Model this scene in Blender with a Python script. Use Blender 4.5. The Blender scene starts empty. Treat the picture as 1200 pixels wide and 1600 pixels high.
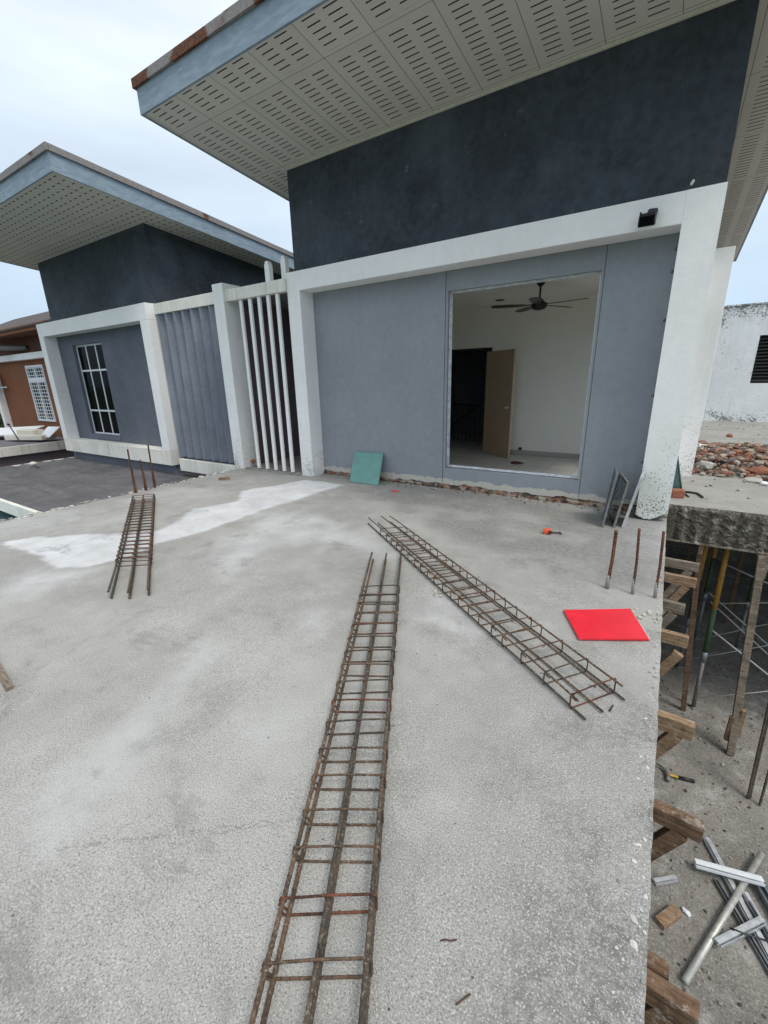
import bpy, bmesh, math, random
import numpy as np
from mathutils import Vector, Matrix
random.seed(7)
rng = np.random.default_rng(7)
S = bpy.context.scene
C = S.collection
# ------------------------------------------------------------ camera
EYE = 1.6                       # eye height above the deck
F = 668.84                      # focal length in pixels of the 1200x1600 photograph
RC = np.array([[0.8412, 0.1421, -0.5219], [0.5402, -0.2627, 0.7991], [-0.0236, -0.9544, -0.2982]])
u_, s_, v_ = np.linalg.svd(RC); RC = u_ @ v_
cd = bpy.data.cameras.new('camera'); cam = bpy.data.objects.new('camera', cd); C.objects.link(cam)
cam.matrix_world = Matrix([[RC[i][0], -RC[i][1], -RC[i][2], (0, 0, EYE)[i]] for i in range(3)] + [[0, 0, 0, 1]])
cd.sensor_fit = 'VERTICAL'; cd.sensor_height = 24; cd.lens = F / 1600 * 24
cd.clip_start = 0.05; cd.clip_end = 3000
S.camera = cam
# ------------------------------------------------------------ light
SUN_EL, SUN_AZ = math.radians(58), math.radians(115)   # azimuth clockwise from +Y
w = bpy.data.worlds.new('World'); S.world = w; w.use_nodes = True
nt = w.node_tree; nt.nodes.clear()
wo = nt.nodes.new('ShaderNodeOutputWorld'); bg = nt.nodes.new('ShaderNodeBackground')
sky = nt.nodes.new('ShaderNodeTexSky'); sky.sky_type = 'NISHITA'; sky.sun_disc = False
sky.sun_elevation = SUN_EL; sky.sun_rotation = SUN_AZ; sky.air_density = 1.2; sky.dust_density = 3
tc = nt.nodes.new('ShaderNodeTexCoord'); mp = nt.nodes.new('ShaderNodeMapping'); mp.inputs['Scale'].default_value = (1, 1, 4.5)
nz = nt.nodes.new('ShaderNodeTexNoise'); nz.inputs['Scale'].default_value = 1.6; nz.inputs['Detail'].default_value = 6; nz.inputs['Roughness'].default_value = .5
nt.links.new(tc.outputs['Generated'], mp.inputs['Vector']); nt.links.new(mp.outputs['Vector'], nz.inputs['Vector'])
sep = nt.nodes.new('ShaderNodeSeparateXYZ'); nt.links.new(tc.outputs['Generated'], sep.inputs[0])
cr = nt.nodes.new('ShaderNodeValToRGB')     # overcast cloud deck: paler towards the zenith
cr.color_ramp.elements[0].position = 0.02; cr.color_ramp.elements[0].color = (4.3, 5.8, 7.5, 1)
cr.color_ramp.elements[1].position = 0.60; cr.color_ramp.elements[1].color = (8.9, 9.5, 9.9, 1)
nt.links.new(sep.outputs['Z'], cr.inputs['Fac'])
cl = nt.nodes.new('ShaderNodeMapRange'); cl.inputs['From Min'].default_value = .3; cl.inputs['From Max'].default_value = .7
cl.inputs['To Min'].default_value = .62; cl.inputs['To Max'].default_value = .97
nt.links.new(nz.outputs['Fac'], cl.inputs['Value'])
mx = nt.nodes.new('ShaderNodeMixRGB'); nt.links.new(cl.outputs[0], mx.inputs['Fac'])
nt.links.new(sky.outputs['Color'], mx.inputs['Color1']); nt.links.new(cr.outputs['Color'], mx.inputs['Color2'])
nt.links.new(mx.outputs['Color'], bg.inputs['Color']); bg.inputs['Strength'].default_value = 0.1
nt.links.new(bg.outputs[0], wo.inputs['Surface'])
sd = bpy.data.lights.new('sun', 'SUN'); sd.energy = 1.5; sd.angle = math.radians(18); sd.color = (1, .95, .87)
sun = bpy.data.objects.new('sun', sd); C.objects.link(sun)
sdir = Vector((math.sin(SUN_AZ) * math.cos(SUN_EL), math.cos(SUN_AZ) * math.cos(SUN_EL), math.sin(SUN_EL)))
sun.rotation_euler = sdir.to_track_quat('Z', 'Y').to_euler()
S.view_settings.view_transform = 'Standard'; S.view_settings.look = 'None'
S.view_settings.exposure = 0.38; S.view_settings.gamma = 1
S.render.engine = 'CYCLES'
S.cycles.max_bounces = 8; S.cycles.diffuse_bounces = 8

# ------------------------------------------------------------ measuring helpers (surveyed points)
def ray(px, py): return RC @ np.array([px - 600, py - 800, F])
def UZ(px, py, z=0.0):
    r = ray(px, py); t = (z - EYE) / r[2]; return Vector((t * r[0], t * r[1], z))
def UY(px, py, y):
    r = ray(px, py); t = y / r[1]; return Vector((t * r[0], y, EYE + t * r[2]))
def proj(x, y, z):
    c = RC.T @ np.array([x, y, z - EYE]); return c[0] / c[2] * F + 600, c[1] / c[2] * F + 800

# ------------------------------------------------------------ material helpers
class NG:
    def __init__(s, name):
        s.m = bpy.data.materials.new(name); s.m.use_nodes = True
        s.t = s.m.node_tree; s.t.nodes.clear()
        s.out = s.t.nodes.new('ShaderNodeOutputMaterial'); s.b = s.t.nodes.new('ShaderNodeBsdfPrincipled')
        s.t.links.new(s.b.outputs[0], s.out.inputs[0])
        s.geo = s.t.nodes.new('ShaderNodeNewGeometry'); s.tc = s.t.nodes.new('ShaderNodeTexCoord')
        s.P = s.geo.outputs['Position']; s.O = s.tc.outputs['Object']
    def link(s, a, b): s.t.links.new(a, b)
    def set(s, inp, v):
        if hasattr(v, 'links') or hasattr(v, 'is_linked'): s.link(v, inp)
        elif isinstance(v, tuple) and len(v) == 3 and inp.type == 'RGBA': inp.default_value = (*v, 1)
        else: inp.default_value = v
    def map(s, vec, scale=(1, 1, 1), loc=(0, 0, 0), rot=(0, 0, 0)):
        n = s.t.nodes.new('ShaderNodeMapping'); s.link(vec, n.inputs[0])
        n.inputs['Scale'].default_value = scale; n.inputs['Location'].default_value = loc; n.inputs['Rotation'].default_value = rot
        return n.outputs[0]
    def noise(s, vec, scale, detail=4, rough=.55, dist=0):
        n = s.t.nodes.new('ShaderNodeTexNoise'); s.link(vec, n.inputs['Vector'])
        n.inputs['Scale'].default_value = scale; n.inputs['Detail'].default_value = detail
        n.inputs['Roughness'].default_value = rough; n.inputs['Distortion'].default_value = dist
        return n.outputs['Fac']
    def voro(s, vec, scale, feature='F1', rnd=1):
        n = s.t.nodes.new('ShaderNodeTexVoronoi'); n.feature = feature; s.link(vec, n.inputs['Vector'])
        n.inputs['Scale'].default_value = scale; n.inputs['Randomness'].default_value = rnd
        return n.outputs['Distance']
    def ramp(s, v, a, b, lo=0., hi=1., smooth=True):
        n = s.t.nodes.new('ShaderNodeMapRange'); n.interpolation_type = 'SMOOTHSTEP' if smooth else 'LINEAR'
        s.set(n.inputs['Value'], v); n.inputs['From Min'].default_value = a; n.inputs['From Max'].default_value = b
        n.inputs['To Min'].default_value = lo; n.inputs['To Max'].default_value = hi
        return n.outputs[0]
    def math(s, op, a, b=0., c=0.):
        n = s.t.nodes.new('ShaderNodeMath'); n.operation = op
        s.set(n.inputs[0], a); s.set(n.inputs[1], b); s.set(n.inputs[2], c)
        return n.outputs[0]
    def mix(s, f, a, b, mode='MIX'):
        n = s.t.nodes.new('ShaderNodeMixRGB'); n.blend_type = mode
        s.set(n.inputs[0], f); s.set(n.inputs[1], a); s.set(n.inputs[2], b)
        return n.outputs[0]
    def xyz(s, vec):
        n = s.t.nodes.new('ShaderNodeSeparateXYZ'); s.link(vec, n.inputs[0]); return n.outputs
    def attr(s, name):
        n = s.t.nodes.new('ShaderNodeAttribute'); n.attribute_name = name; return n
    def bump(s, h, strength=.3, dist=.01):
        n = s.t.nodes.new('ShaderNodeBump'); s.link(h, n.inputs['Height'])
        n.inputs['Strength'].default_value = strength; n.inputs['Distance'].default_value = dist
        s.link(n.outputs[0], s.b.inputs['Normal'])
    def fin(s, col, rough=.7, metal=0., spec=.4):
        s.set(s.b.inputs['Base Color'], col); s.set(s.b.inputs['Roughness'], rough)
        s.b.inputs['Metallic'].default_value = metal; s.b.inputs['Specular IOR Level'].default_value = spec
        return s.m

def sc(c, k): return tuple(min(1, x * k) for x in c)
def paint(name, c, var=.12, scale=2.5, rough=.75, streak=0., chips=0., chipcol=(.1, .1, .09), low=None, lowh=(0, 1), bump=.15, warm=None, spec=.3, spot=55, high=None, scr=0., foot=None):
    """painted plaster or timber: cloudy tone, run marks, chips and mildew towards its foot"""
    g = NG(name); P = g.P
    n1 = g.noise(P, scale, 6, .6); n2 = g.noise(P, scale * 9, 5, .6); n3 = g.noise(P, 90, 3)
    k = g.math('ADD', g.math('MULTIPLY', n1, .6), g.math('MULTIPLY', n2, .4))
    col = g.mix(g.ramp(k, .32, .68), sc(c, 1 - var), sc(c, 1 + var))
    if warm: col = g.mix(g.ramp(g.noise(P, .9, 4), .5, .75, 0, .7), col, warm)
    if streak:
        st = g.math('ADD', g.math('MULTIPLY', g.noise(g.map(P, (9, 9, .5)), 1.3, 5, .7), .6), g.math('MULTIPLY', g.noise(P, 1.1, 3, .5), .4))
        col = g.mix(g.ramp(st, .48, .68, 0, streak * .8), col, tuple(a * b for a, b in zip(c, (.48, .44, .36))))
    if chips or low:
        z = g.xyz(P)[2]
        v = g.noise(P, spot, 4, .7)
        m = g.noise(P, 2.3, 4, .6)
        base = g.ramp(m, .45, .75, 0, .16 * chips)
        if low: base = g.math('ADD', base, g.ramp(z, lowh[1], lowh[0], 0, low))
        if high: base = g.math('ADD', base, g.ramp(z, high[0], high[1], 0, high[2]))
        msk = g.ramp(g.math('ADD', v, base), .70, .82, 0, .85)
        col = g.mix(msk, col, chipcol)
        v2 = g.noise(P, 6, 8, .8)
        col = g.mix(g.ramp(g.math('ADD', v2, g.math('MULTIPLY', base, .6)), .6, .85, 0, .45), col, sc(chipcol, 3.0))
    if scr:
        s1 = g.noise(g.map(P, (60, 60, 16), rot=(.15, .1, 0)), 1.0, 3, .6); s2 = g.noise(P, 2.6, 3, .5)
        col = g.mix(g.math('MULTIPLY', g.ramp(s1, .66, .72, 0, scr), g.ramp(s2, .55, .66)), col, (.62, .63, .62))
        col = g.mix(g.math('MULTIPLY', g.ramp(s1, .36, .30, 0, scr), g.ramp(s2, .5, .38)), col, sc(c, .5))
    if foot:
        zz = g.math('ADD', g.xyz(P)[2], g.math('MULTIPLY', g.math('SUBTRACT', g.noise(P, 7, 6, .7), .5), -.16))
        col = g.mix(g.ramp(zz, foot + .006, foot), col, g.mix(g.ramp(n3, .3, .7), (.42, .40, .35), (.56, .54, .49)))
    h = g.math('ADD', g.math('MULTIPLY', n2, .7), g.math('MULTIPLY', n3, .3))
    g.bump(h, bump, .01)
    return g.fin(col, rough, 0, spec)
def plain(name, c, rough=.5, metal=0., var=.15, scale=25, bump=0., spec=.5):
    g = NG(name)
    n = g.noise(g.O, scale, 5, .65)
    if bump: g.bump(n, bump, .004)
    return g.fin(g.mix(g.ramp(n, .3, .7), sc(c, 1 - var), sc(c, 1 + var)), g.ramp(n, .3, .7, rough * .85, min(1, rough * 1.15)), metal, spec)

def m_deck():
    g = NG('deck_concrete'); P = g.P
    a = g.attr('stain'); rgb = g.t.nodes.new('ShaderNodeSeparateColor'); g.link(a.outputs['Color'], rgb.inputs[0])
    white, smooth, grime = rgb.outputs[0], rgb.outputs[1], rgb.outputs[2]
    big = g.noise(P, .55, 5, .55); mid = g.noise(P, 3.1, 6, .65); fine = g.noise(P, 24, 5, .7)
    sp = g.noise(P, 165, 3, .65); sp2 = g.noise(P, 340, 2, .6)
    col = g.mix(g.ramp(big, .35, .65), (.30, .294, .277), (.372, .364, .343))
    col = g.mix(g.ramp(mid, .48, .70, 0, .5), col, (.44, .435, .425))
    col = g.mix(g.ramp(mid, .5, .3, 0, .45), col, (.21, .205, .195))
    col = g.mix(g.math('MULTIPLY', smooth, .8), col, g.mix(g.ramp(fine, .3, .7), (.15, .148, .14), (.26, .256, .245)))
    col = g.mix(g.math('MULTIPLY', grime, .72), col, g.mix(g.ramp(fine, .35, .7), (.115, .113, .10), (.30, .295, .28)))
    # exposed sand grains
    gr = g.math('ADD', g.math('MULTIPLY', sp, .62), g.math('MULTIPLY', sp2, .38))
    amp = g.math('SUBTRACT', 1., g.math('MULTIPLY', g.math('MAXIMUM', smooth, white), .72))
    f1 = g.math('MULTIPLY', g.ramp(gr, .485, .375, 0, .95), amp)
    col = g.mix(f1, col, (.14, .138, .13))
    f2 = g.math('MULTIPLY', g.ramp(gr, .53, .63, 0, .85), amp)
    col = g.mix(f2, col, (.55, .55, .54))
    col = g.mix(g.math('MULTIPLY', white, .92), col, g.mix(g.ramp(mid, .3, .7), (.52, .53, .545), (.66, .67, .69)))
    dirt = g.noise(g.map(P, (1, 1.6, 1)), 1.7, 8, .72, .4); col = g.mix(g.ramp(dirt, .56, .66, 0, .4), col, (.17, .162, .15))
    spk = g.noise(P, 14, 3, .5); col = g.mix(g.ramp(spk, .74, .77, 0, .6), col, (.08, .075, .07))
    # hairline cracks
    ck = g.voro(g.map(P, (1, 1, 1)), .42, 'DISTANCE_TO_EDGE')
    wob = g.noise(P, 5, 6, .7)
    ckm = g.ramp(g.math('ABSOLUTE', g.math('ADD', ck, g.math('MULTIPLY', g.math('SUBTRACT', wob, .5), .05))), .0012, .0, 0, .6)
    col = g.mix(g.math('MULTIPLY', ckm, g.ramp(big, .5, .6)), col, (.12, .12, .115))
    g.bump(g.math('ADD', g.math('MULTIPLY', gr, amp), g.math('MULTIPLY', fine, .4)), .55, .004)
    return g.fin(col, .88, 0, .25)
def m_concrete(name, c, var=.25, scale=1.5, bump=.6, dark=(.08, .08, .075), lime=0., grain=0.):
    g = NG(name); P = g.P
    a = g.noise(P, scale, 6, .65); b = g.noise(P, scale * 8, 7, .75); f = g.noise(P, 110, 3)
    col = g.mix(g.ramp(a, .3, .7), sc(c, 1 - var), sc(c, 1 + var))
    col = g.mix(g.ramp(b, .54, .72, 0, .7), col, sc(c, 1.5))
    col = g.mix(g.ramp(b, .44, .3, 0, .8), col, dark)
    col = g.mix(g.ramp(f, .35, .65, 0, .3), col, sc(c, .5), 'MIX')
    if lime: col = g.mix(g.ramp(g.noise(P, scale * 2.4, 8, .8), .5, .68, 0, lime), col, (.5, .5, .48))
    gr = g.noise(P, 48, 6, .78); col = g.mix(g.ramp(gr, .54, .63, 0, grain), col, sc(c, 1.9)); col = g.mix(g.ramp(gr, .46, .38, 0, grain), col, dark)
    g.bump(g.math('ADD', b, g.math('ADD', g.math('MULTIPLY', f, .35), g.math('MULTIPLY', gr, grain))), bump, .02)
    return g.fin(col, .92, 0, .2)
def m_soffit(name, px, slot, py, gap, joint, x0, y0, jy0, jl, bands=False):
    """fibre cement ceiling boards with punched vent slots and board joints"""
    g = NG(name); X, Y, Z = g.xyz(g.P)
    n = g.noise(g.P, 120, 3); n2 = g.noise(g.P, 1.2, 4)
    col = g.mix(g.ramp(n, .3, .7), (.64, .605, .565), (.73, .695, .655))
    col = g.mix(g.ramp(n2, .5, .8, 0, .35), col, (.50, .45, .39))
    def per(v, o, p): return g.math('MULTIPLY', g.math('FRACT', g.math('DIVIDE', g.math('SUBTRACT', v, o - 100 * p), p)), p)
    def inside(v, a, b): return g.math('MULTIPLY', g.math('GREATER_THAN', v, a), g.math('LESS_THAN', v, b))
    cell = g.t.nodes.new('ShaderNodeCombineXYZ')
    g.link(g.math('FLOOR', g.math('DIVIDE', g.math('SUBTRACT', X, x0 - 100 * joint), joint)), cell.inputs[0]); g.link(g.math('FLOOR', g.math('DIVIDE', g.math('SUBTRACT', Y, jy0 - 100 * jl), jl)), cell.inputs[1])
    wn = g.t.nodes.new('ShaderNodeTexWhiteNoise'); wn.noise_dimensions = '2D'; g.link(cell.outputs[0], wn.inputs['Vector'])
    col = g.mix(g.math('MULTIPLY', wn.outputs['Value'], .16), col, (.42, .39, .35))
    fy = per(Y, y0, py)
    if bands:      # two columns of slots on each board
        fx = per(X, x0, px)
        inx = g.math('MAXIMUM', inside(fx, .10, .10 + slot), inside(fx, px - .10 - slot, px - .10))
    else:
        row = g.math('FLOOR', g.math('DIVIDE', g.math('SUBTRACT', Y, y0 - 100 * py), py))
        fx = per(g.math('ADD', X, g.math('MULTIPLY', g.math('MODULO', row, 2), px * .12)), x0, px); inx = inside(fx, 0, slot)
    m = g.math('MULTIPLY', inx, inside(fy, py * .5 - gap, py * .5 + gap))
    jx = per(X, x0, joint); jm = g.math('LESS_THAN', jx, .006)
    jy = per(Y, jy0, jl); jm2 = g.math('LESS_THAN', jy, .005)
    nj = g.math('SUBTRACT', 1., g.math('MAXIMUM', g.math('LESS_THAN', jy, .05), g.math('GREATER_THAN', jy, jl - .045)))
    m = g.math('MULTIPLY', m, nj)
    col = g.mix(g.math('MAXIMUM', jm, jm2), col, (.13, .12, .11))
    col = g.mix(m, col, (.02, .018, .016))
    return g.fin(col, .85, 0, .2)
def m_fascia():
    g = NG('fascia_paint'); P = g.P
    n = g.noise(g.map(P, (1, 1, 4)), 5, 6, .7); n2 = g.noise(P, 1.3, 4)
    col = g.mix(g.ramp(n, .3, .7), (.19, .25, .31), (.29, .36, .43))
    col = g.mix(g.ramp(n2, .5, .8, 0, .5), col, (.17, .21, .26))
    return g.fin(col, .6)
def m_flashing(name='rusty_flashing', th=.50):
    g = NG(name); P = g.P
    n = g.noise(P, 1.6, 3, .5); f = g.noise(P, 28, 5, .7)
    col = g.mix(g.ramp(f, .3, .7), (.20, .18, .18), (.28, .26, .255))
    rust = g.mix(g.ramp(f, .3, .75), (.05, .02, .012), (.22, .075, .03))
    col = g.mix(g.ramp(g.math('ADD', n, g.math('MULTIPLY', f, .12)), th, th + .05), col, rust)
    return g.fin(col, .75)
def m_rust(name, a=(.055, .047, .04), b=(.105, .078, .055), c=(.36, .31, .23)):
    g = NG(name); P = g.P
    n = g.noise(P, 9, 5, .7); f = g.noise(P, 90, 4, .75)
    col = g.mix(g.ramp(n, .38, .62), a, b); col = g.mix(g.ramp(f, .54, .68, 0, .75), col, c); col = g.mix(g.ramp(f, .45, .34, 0, .8), col, (.025, .018, .014))
    g.bump(f, .5, .002)
    return g.fin(col, .8, .15)
def m_wood(name, a, b):
    g = NG(name)
    n = g.noise(g.map(g.O, (2.2, 30, 30)), 2.0, 6, .6, .6); f = g.noise(g.P, 5, 5, .6)
    col = g.mix(g.ramp(n, .32, .68), a, b); col = g.mix(g.ramp(f, .5, .72, 0, .75), col, sc(a, .5))
    col = g.mix(g.ramp(g.noise(g.P, 11, 7, .85), .54, .66, 0, .75), col, (.40, .38, .34))
    col = g.mix(g.ramp(g.noise(g.P, 22, 5, .8), .44, .34, 0, .7), col, (.035, .025, .02))
    g.bump(n, .4, .004)
    return g.fin(col, .85, 0, .2)
def m_broken(name):
    g = NG(name); P = g.P
    n = g.noise(P, 7, 6, .7); f = g.noise(P, 40, 4)
    col = g.mix(g.ramp(n, .42, .56), (.30, .27, .23), (.21, .10, .06)); col = g.mix(g.ramp(f, .5, .75, 0, .7), col, (.42, .39, .34))
    col = g.mix(g.ramp(g.noise(P, 11, 6), .54, .40, 0, .95), col, (.05, .045, .04))
    g.bump(f, .8, .02)
    return g.fin(col, .95, 0, .1)
def m_vcol(name, rough=.9):
    g = NG(name); a = g.attr('tone'); f = g.noise(g.P, 60, 4)
    g.bump(f, .5, .006)
    return g.fin(g.mix(g.ramp(f, .3, .75, 0, .4), a.outputs['Color'], (.10, .08, .07)), rough, 0, .2)
def m_glass(name, c=(.004, .0045, .005), rough=.08):
    g = NG(name); return g.fin(c, rough, 0, .03)
def m_tiles():
    g = NG('floor_tiles'); X, Y, Z = g.xyz(g.P)
    fx = g.math('FRACT', g.math('DIVIDE', g.math('ADD', X, 30), .45)); fy = g.math('FRACT', g.math('DIVIDE', g.math('ADD', Y, 30), .45))
    m = g.math('MAXIMUM', g.math('LESS_THAN', fx, .014), g.math('LESS_THAN', fy, .014))
    n = g.noise(g.P, 3, 5)
    return g.fin(g.mix(m, g.mix(g.ramp(n, .3, .7), (.52, .50, .47), (.62, .60, .57)), (.16, .15, .14)), .35)
M = {}
WHITE = (.83, .83, .825)
M['white'] = paint('white_paint', WHITE, .04, 1.5, .7, streak=.10, chips=.4, chipcol=(.10, .10, .09), bump=.2)
M['white_worn'] = paint('worn_white_paint', WHITE, .04, 1.5, .75, streak=.12, chips=.6, chipcol=(.12, .12, .095), low=.18, lowh=(-.1, 1.5), bump=.35, warm=(.68, .72, .68))
M['white_stained'] = paint('rain_stained_white_paint', (.74, .725, .665), .1, 2, .8, streak=.6, chips=.9, chipcol=(.16, .14, .09), bump=.3)
M['white_moldy'] = paint('mouldy_white_paint', (.76, .79, .81), .07, 1.2, .85, streak=.3, chips=1.3, chipcol=(.10, .10, .095), low=.14, lowh=(0, .9), bump=.4, spot=16, high=(2.7, 3.5, .26))
M['grey'] = paint('light_grey_wall_paint', (.262, .285, .31), .09, 1.1, .8, streak=.10, chips=.3, chipcol=(.5, .52, .54), bump=.35, scr=.55, foot=.135)
M['slate'] = paint('slate_wall_paint', (.125, .138, .168), .16, 1.3, .8, streak=.25, bump=.4, scr=.2)
M['dark'] = paint('dark_wall_paint', (.046, .056, .071), .4, 1.3, .7, streak=.3, chips=.9, chipcol=(.085, .10, .125), spot=6, bump=.5, warm=(.085, .105, .13), scr=.22)
M['fin'] = paint('blue_grey_fin_paint', (.20, .225, .27), .14, 2.0, .8, streak=.35, bump=.3)
M['room'] = paint('room_paint', (.88, .87, .82), .02, 1, .8, bump=.1)
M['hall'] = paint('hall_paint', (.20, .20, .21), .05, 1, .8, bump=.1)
M['orange'] = paint('orange_brown_paint', (.20, .078, .036), .1, 1.4, .8, streak=.2, bump=.2)
M['brown'] = paint('brown_board_paint', (.13, .055, .033), .1, 1.4, .8, streak=.3, bump=.2)
M['mauve'] = paint('mauve_wall_paint', (.17, .135, .15), .1, 1.4, .8, streak=.3, bump=.2)
M['soffit'] = m_soffit('slotted_soffit_board', .61 * 1.027, .165, .079, .0072, .6265, -5.40, 4.46, 4.46, 1.23, True)
M['soffit_far'] = m_soffit('slotted_soffit_board_far', .19, .085, .13, .010, 1.25, -9.05, 4.0, 5.2, 1.25)
M['fascia'] = m_fascia(); M['flashing'] = m_flashing(); M['flashing_far'] = m_flashing('grey_flashing', .66)
M['deck'] = m_deck()
M['rear'] = m_concrete('rear_deck_concrete', (.32, .312, .29), .15, .8, .4, dark=(.2, .2, .19))
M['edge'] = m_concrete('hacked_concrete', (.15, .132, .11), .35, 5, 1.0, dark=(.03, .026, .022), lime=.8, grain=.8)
M['lower'] = m_concrete('site_floor_concrete', (.27, .255, .23), .28, 1.1, .9, dark=(.11, .10, .09), lime=.75, grain=.7)
M['cut'] = m_concrete('cut_concrete', (.30, .29, .27), .25, 5, .8)
M['rust'] = m_rust('rusty_rebar'); M['rust2'] = m_rust('brown_rebar', (.065, .048, .036), (.145, .088, .055), (.38, .31, .22))
M['rust3'] = m_rust('deep_rust', (.06, .026, .018), (.16, .062, .035), (.36, .24, .17))
M['tie'] = m_rust('tie_wire', (.03, .022, .018), (.10, .05, .03), (.14, .08, .05))
M['timber'] = m_wood('raw_timber', (.20, .125, .075), (.34, .235, .15)); M['timber_dark'] = m_wood('dark_timber', (.10, .06, .04), (.21, .13, .08))
M['timber_grey'] = m_wood('weathered_timber', (.14, .11, .085), (.26, .22, .17))
M['broken'] = m_broken('broken_brick_and_plaster'); M['vcol'] = m_vcol('rubble')
M['tiles'] = m_tiles()
M['alu'] = plain('mill_aluminium', (.55, .57, .59), .45, .5, .15); M['alu_white'] = plain('white_coated_aluminium', (.70, .73, .76), .4, 0, .05)
M['alu_dark'] = plain('dark_aluminium', (.22, .23, .25), .4, .5, .2); M['pvc'] = plain('galvanised_tube', (.50, .50, .46), .45, .35, .15)
M['green_glass'] = plain('green_glass', (.10, .26, .235), .12, 0, .08, 6); M['dark_green_glass'] = plain('dark_green_glass', (.018, .045, .038), .08, 0, .2, 6)
M['glass'] = m_glass('dark_window_glass'); M['black'] = plain('black_plastic', (.015, .015, .016), .4); M['red'] = paint('red_sheet', (.72, .018, .035), .10, 6, .35, chips=.7, chipcol=(.45, .06, .06), spot=30, bump=.1, scr=.25, spec=.5)
M['orange_plastic'] = plain('orange_plastic', (.72, .10, .035), .4, 0, .06); M['brick'] = m_broken('brick')
M['brick'] = plain('red_brick', (.26, .10, .06), .9, 0, .3, 40, .6); M['cream'] = plain('cream_plastic', (.60, .58, .50), .6, 0, .1)
M['door'] = plain('beige_door_skin', (.40, .285, .18), .45, 0, .06, 4); M['door_edge'] = plain('door_edge', (.55, .44, .30), .6)
M['fan'] = plain('dark_bronze_fan', (.03, .026, .024), .3, .4); M['yellow'] = plain('yellow_prop_paint', (.36, .20, .03), .7, 0, .3, 30, .2)
M['green'] = plain('green_prop_paint', (.035, .075, .035), .7, 0, .6, 40, .3); M['steel'] = plain('grimy_steel', (.20, .20, .19), .6, .4, .3, 30)
M['frame_alu'] = plain('dull_track_aluminium', (.62, .65, .68), .5, .1, .25, 12)
M['string'] = plain('pale_cord', (.42, .42, .40), .7); M['felt'] = m_concrete('roof_felt', (.135, .132, .14), .25, 1.6, .5, dark=(.06, .06, .065), grain=.3)
M['canopy'] = m_concrete('wet_grey_screed', (.17, .16, .18), .15, .7, .2, dark=(.10, .10, .11)); M['teal'] = plain('teal_sheet', (.14, .24, .25), .5, 0, .1, 3)
M['roof_tile'] = plain('brown_roof_tile', (.075, .06, .055), .85, 0, .25, 20, .6); M['grass'] = plain('grass_ground', (.05, .085, .02), .95, 0, .4, 12, .6)
M['leaf'] = plain('leaf', (.04, .075, .02), .7, 0, .4, 8); M['bark'] = plain('bark', (.09, .07, .05), .9); M['skirting'] = plain('skirting_tile', (.42, .41, .385), .4, 0, .05)
M['pink_wood'] = plain('pinkish_board', (.36, .25, .21), .6); M['yellow_tool'] = plain('yellow_grip', (.50, .30, .04), .5)

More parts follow.
